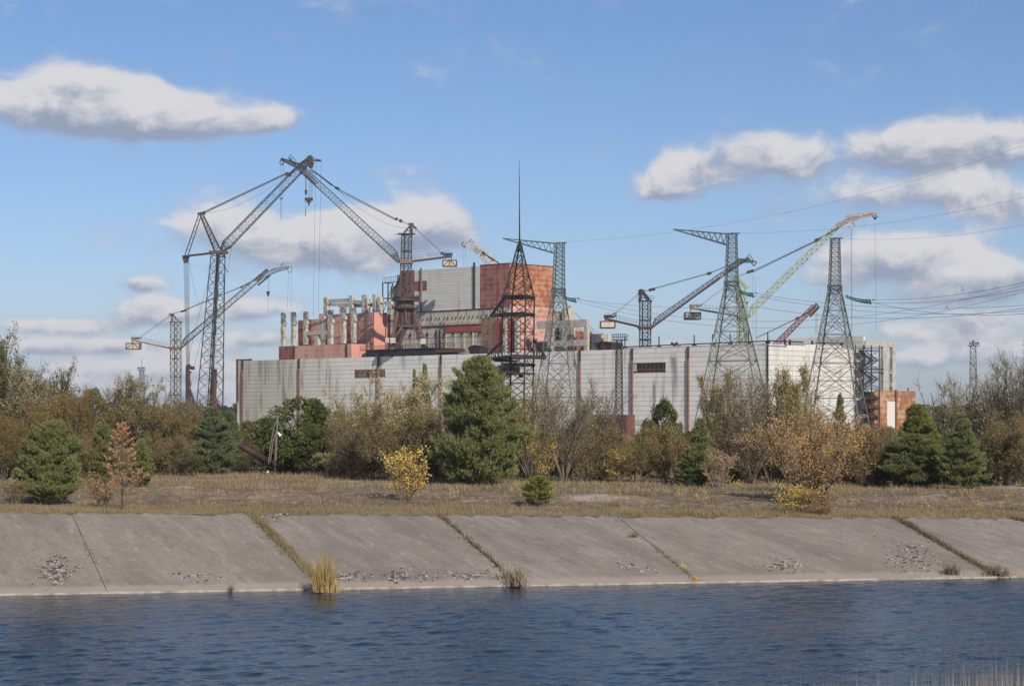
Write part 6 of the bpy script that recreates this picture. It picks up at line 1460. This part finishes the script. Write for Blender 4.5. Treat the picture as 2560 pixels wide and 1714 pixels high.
def clump(label, px, py, H, W, n, mat, lean=.18, seed=0, name='reed_clump', wb=.05):
    loc = slope_at(px, py) if py < 1456 else P(px, py, 1)
    if py >= 1456: D = (CZ-.12)/((py-HY)/F); loc = P(px, py, D)
    rr = np.random.default_rng(seed); ro = thing(name, label, 'reeds', loc, 0, 'reed clumps at the foot of the slope')
    pt = np.stack([rr.normal(size=n)*W, rr.normal(size=n)*W*.7, np.full(n, -.05)], 1)
    d = np.stack([pt[:, 0]*.30+rr.normal(size=n)*lean-.03, rr.normal(size=n)*lean, np.ones(n)], 1)
    link('blades', blades_mesh(pt, d, H*np.exp(-.5*(pt[:, 0]/(W*1.5))**2)*(1-.55*rr.uniform(0, 1, n)**1.6)*rr.choice([1, 1, 1.12], n), wb*rr.uniform(.6, 1.4, n), rr, 'blades'), mat, ro)
    return ro
clump('tall golden reed clump at the water edge below the widest joint', 812, 1476, 2.5, .36, 520, 'grass_reed', .10, 1)
clump('shorter pale reed clump just up the slope from the golden one', 792, 1460, 1.3, .42, 260, 'grass_dry', .2, 2)
clump('brown reed clump at the water edge below the middle joint', 1294, 1462, 1.6, .30, 240, 'grass_pale', .2, 3)
clump('sparse brown reeds up the slope beside the middle joint', 1275, 1446, 1.25, .45, 200, 'grass_pale', .22, 4)
clump('small tan tuft at the foot of the leftmost joint', 268, 1470, 1.0, .3, 110, 'grass_pale', .3, 5)
clump('dry tuft at the water edge below the right joint', 2490, 1436, .9, .5, 200, 'grass_brown', .3, 6)
clump('yellowish tuft left of the right joint at the water', 2378, 1434, .95, .35, 150, 'grass_brown', .35, 7)
clump('tiny green and yellow tuft at the water right of centre', 1740, 1450, .5, .10, 50, 'leaf_yellow', .3, 8)
clump('tiny yellow weed on the slope right of centre', 1708, 1418, .5, .12, 24, 'leaf_yellow', .5, 9)
clump('small dry weed halfway down the slope right of centre', 1584, 1341, .6, .25, 50, 'grass_brown', .5, 10)
clump('dry weed on the middle joint near the slope top', 1168, 1345, .8, .3, 60, 'grass_pale', .4, 11)
clump('small dark weed on the slope near the left water edge', 578, 1474, .6, .1, 30, 'bark_brown', .4, 12)
# broken concrete crumbs on the slope
def crumbs(px, py, rx, ry, n, seed):
    rr = np.random.default_rng(seed); V = []; 
    for i in range(n):
        qx, qy = px+rr.normal()*rx, py+rr.normal()*ry; 
        c = slope_at(qx, qy); s = rr.uniform(.025, .09); z = c[2]+.03
        V.append((c[0]-s*rr.uniform(.6, 1.5), c[0]+s*rr.uniform(.6, 1.5), c[1]-s, c[1]+s, z-.06, z+s*.35))
    return V
V = []
for a_ in ((140, 1432, 26, 14, 200, 1), (135, 1410, 12, 12, 60, 2), (990, 1440, 18, 7, 90, 3), (1160, 1437, 26, 6, 60, 4), (870, 1442, 22, 6, 60, 5), (1060, 1442, 20, 5, 40, 6), (1960, 1415, 28, 9, 80, 7), (2270, 1395, 34, 20, 150, 8), (690, 1290, 14, 6, 30, 9), (1600, 1420, 25, 10, 26, 10), (660, 1320, 30, 30, 30, 11), (500, 1438, 30, 6, 30, 12)): V += crumbs(*a_)
simple('crumb', (.07, .06, .055), (.36, .33, .29), 3, lo=.50, hi=.58)
link('concrete_crumbs', boxes_mesh(V, 'crumbs'), 'crumb', kind='stuff')
# foreground reeds on the near bank
rr = np.random.default_rng(77); n = 360; px = 2560-rr.exponential(190, n); px = px[px > 1950]; D_ = rr.uniform(9, 14, len(px))
X = (px-1280)/F*D_; Zb = near_z(X, D_); top = (HY-(1716-rr.exponential(13, len(px))-np.clip((px-2250)/310, 0, 1)*16))/F*D_+CZ
L = (top-Zb)*1.03; pt = np.stack([X, D_, Zb], 1); d = np.stack([rr.normal(size=len(px))*.035, rr.normal(size=len(px))*.03, np.ones(len(px))], 1)
link('near_reeds', blades_mesh(pt, d, L, .022*rr.uniform(.6, 1.6, len(px)), rr), 'grass_pale', kind='stuff')
n = 14000; x = rr.uniform(-60, 60, n); y = rr.uniform(-30, 26, n); z = near_z(x, y); kk = z > .3; p = np.stack([x, y, z], 1)[kk]
m_ = len(p); link('near_grass', blades_mesh(p, np.stack([rr.normal(size=m_)*.3, rr.normal(size=m_)*.3, np.ones(m_)], 1), rr.uniform(.15, .5, m_), np.full(m_, .02), rr), 'grass_dry', kind='stuff')

# ------------------------------------------------------------ small things on the bank
o = ground_at(672, 1180); o[1] = 238; o = on_ground(650, 238)
fp = root_at('fallen_pipe', 'fallen rusty black pipe leaning on a prop behind the wooden pole', 'pipe', o); D = 238
oo = np.array(o); L = [P(582, 1102, D), P(630, 1130, D), P(675, 1154, D-.5), P(716, 1176, D-1)]
link('pipe', tube_mesh([q-oo for q in L], .36, 12), 'rust_dark', fp)
for q0, q1 in (((612, 1120), (614, 1121)), ((650, 1141), (654, 1143))): link('flange', tube_mesh([P(*q0, D)-oo, P(*q1, D)-oo], .45, 12), 'rust_dark', fp)
part(fp, 'prop', [(P(648, 1142, D), P(633, 1186, D), .22), (P(652, 1144, D-.5), P(664, 1110, D-.5), .15), (P(632, 1150, D), P(660, 1156, D), .35)], 'black_steel')
o = ground_at(687, 1186); D = float(o[1]); wpole = root_at('wooden_pole', 'leaning grey wooden pole with a small white lamp and drooping wires', 'pole', o); oo = np.array(o)
link('post', tube_mesh([(0, 0, -.2), P(690, 1110, D)-oo, P(694, 1038, D)-oo], [.16, .14, .10], 8), 'wood_grey', wpole)
part(wpole, 'wires', line_segs(sagline(P(692, 1048, D), P(671, 1160, D), -.9, 10), .05)+line_segs(sagline(P(691, 1078, D), P(676, 1155, D), -.7, 10), .05)+line_segs(sagline(P(693, 1050, D), P(706, 1085, D), -.3, 8), .04), 'bark_light')
c = P(697, 1087, D)-oo; link('lamp_shade', tube_mesh([c+np.array([-.15, 0, .35]), c+np.array([.22, 0, -.1])], [.06, .20], 10), 'lamp_white', wpole)
part(wpole, 'bracket', [(P(691, 1075, D), P(696, 1083, D), .08)], 'black_steel')
for px, py, lb in ((1642, 1178, 'tiny blank white marker plate on a stake right of centre'), (671, 1179, 'tiny blank white marker plate beside the wooden pole')):
    o = ground_at(px, py+7); D = float(o[1]); s_ = root_at('marker_plate', lb, 'marker', o)
    part(s_, 'stake', [(o, P(px, py, D), .05)], 'wood_grey'); c = P(px, py, D); solid(s_, 'plate', [(c[0]-.16, c[0]+.16, D-.08, D-.05, c[2]-.1, c[2]+.12)], 'white_paint')
# dry fallen branches on the grass
o = ground_at(960, 1206); br = root_at('fallen_branch', 'long pale fallen branch arching over the grass left of the yellow bush', 'branch', o); D = float(o[1])
part(br, 'stem', line_segs(sagline(P(745, 1226, D-8), P(930, 1208, D-2), -.5, 14), .06)+line_segs(sagline(P(925, 1208, D-2), P(985, 1206, D-4), -.25, 10), .05), 'bark_light')

# ------------------------------------------------------------ thin autumn haze
hm = bpy.data.materials.new('haze'); hm.use_nodes = True; hm.node_tree.nodes.clear(); MATS['haze'] = hm; N = NT(hm.node_tree)
out = N.n('ShaderNodeOutputMaterial'); pv = N.n('ShaderNodeVolumePrincipled'); pv.inputs['Color'].default_value = (.80, .88, 1, 1); pv.inputs['Density'].default_value = .00007; pv.inputs['Anisotropy'].default_value = .1
N.link(pv.outputs[0], out.inputs['Volume'])
link('haze', boxes_mesh([(-5200, 5200, -1700, 7800, -4, 150)], 'haze'), 'haze', kind='stuff')
# ------------------------------------------------------------ tidy helper properties, tell look-alikes apart by place
for o in bpy.data.objects:
    for k in ('_o', '_s'):
        if k in o: del o[k]
by = {}
for o in bpy.data.objects:
    if o.parent is None and 'label' in o: by.setdefault(o['label'], []).append(o)
for l, os_ in by.items():
    if 1 < len(os_) <= 4:
        os_.sort(key=lambda o: o.location.x/max(o.location.y, 1))
        nm = {2: ('the left one', 'the right one'), 3: ('the left one', 'the middle one', 'the right one'), 4: ('leftmost of four', 'second of four', 'third of four', 'rightmost of four')}[len(os_)]
        for o, w in zip(os_, nm): o['label'] = l+', '+w
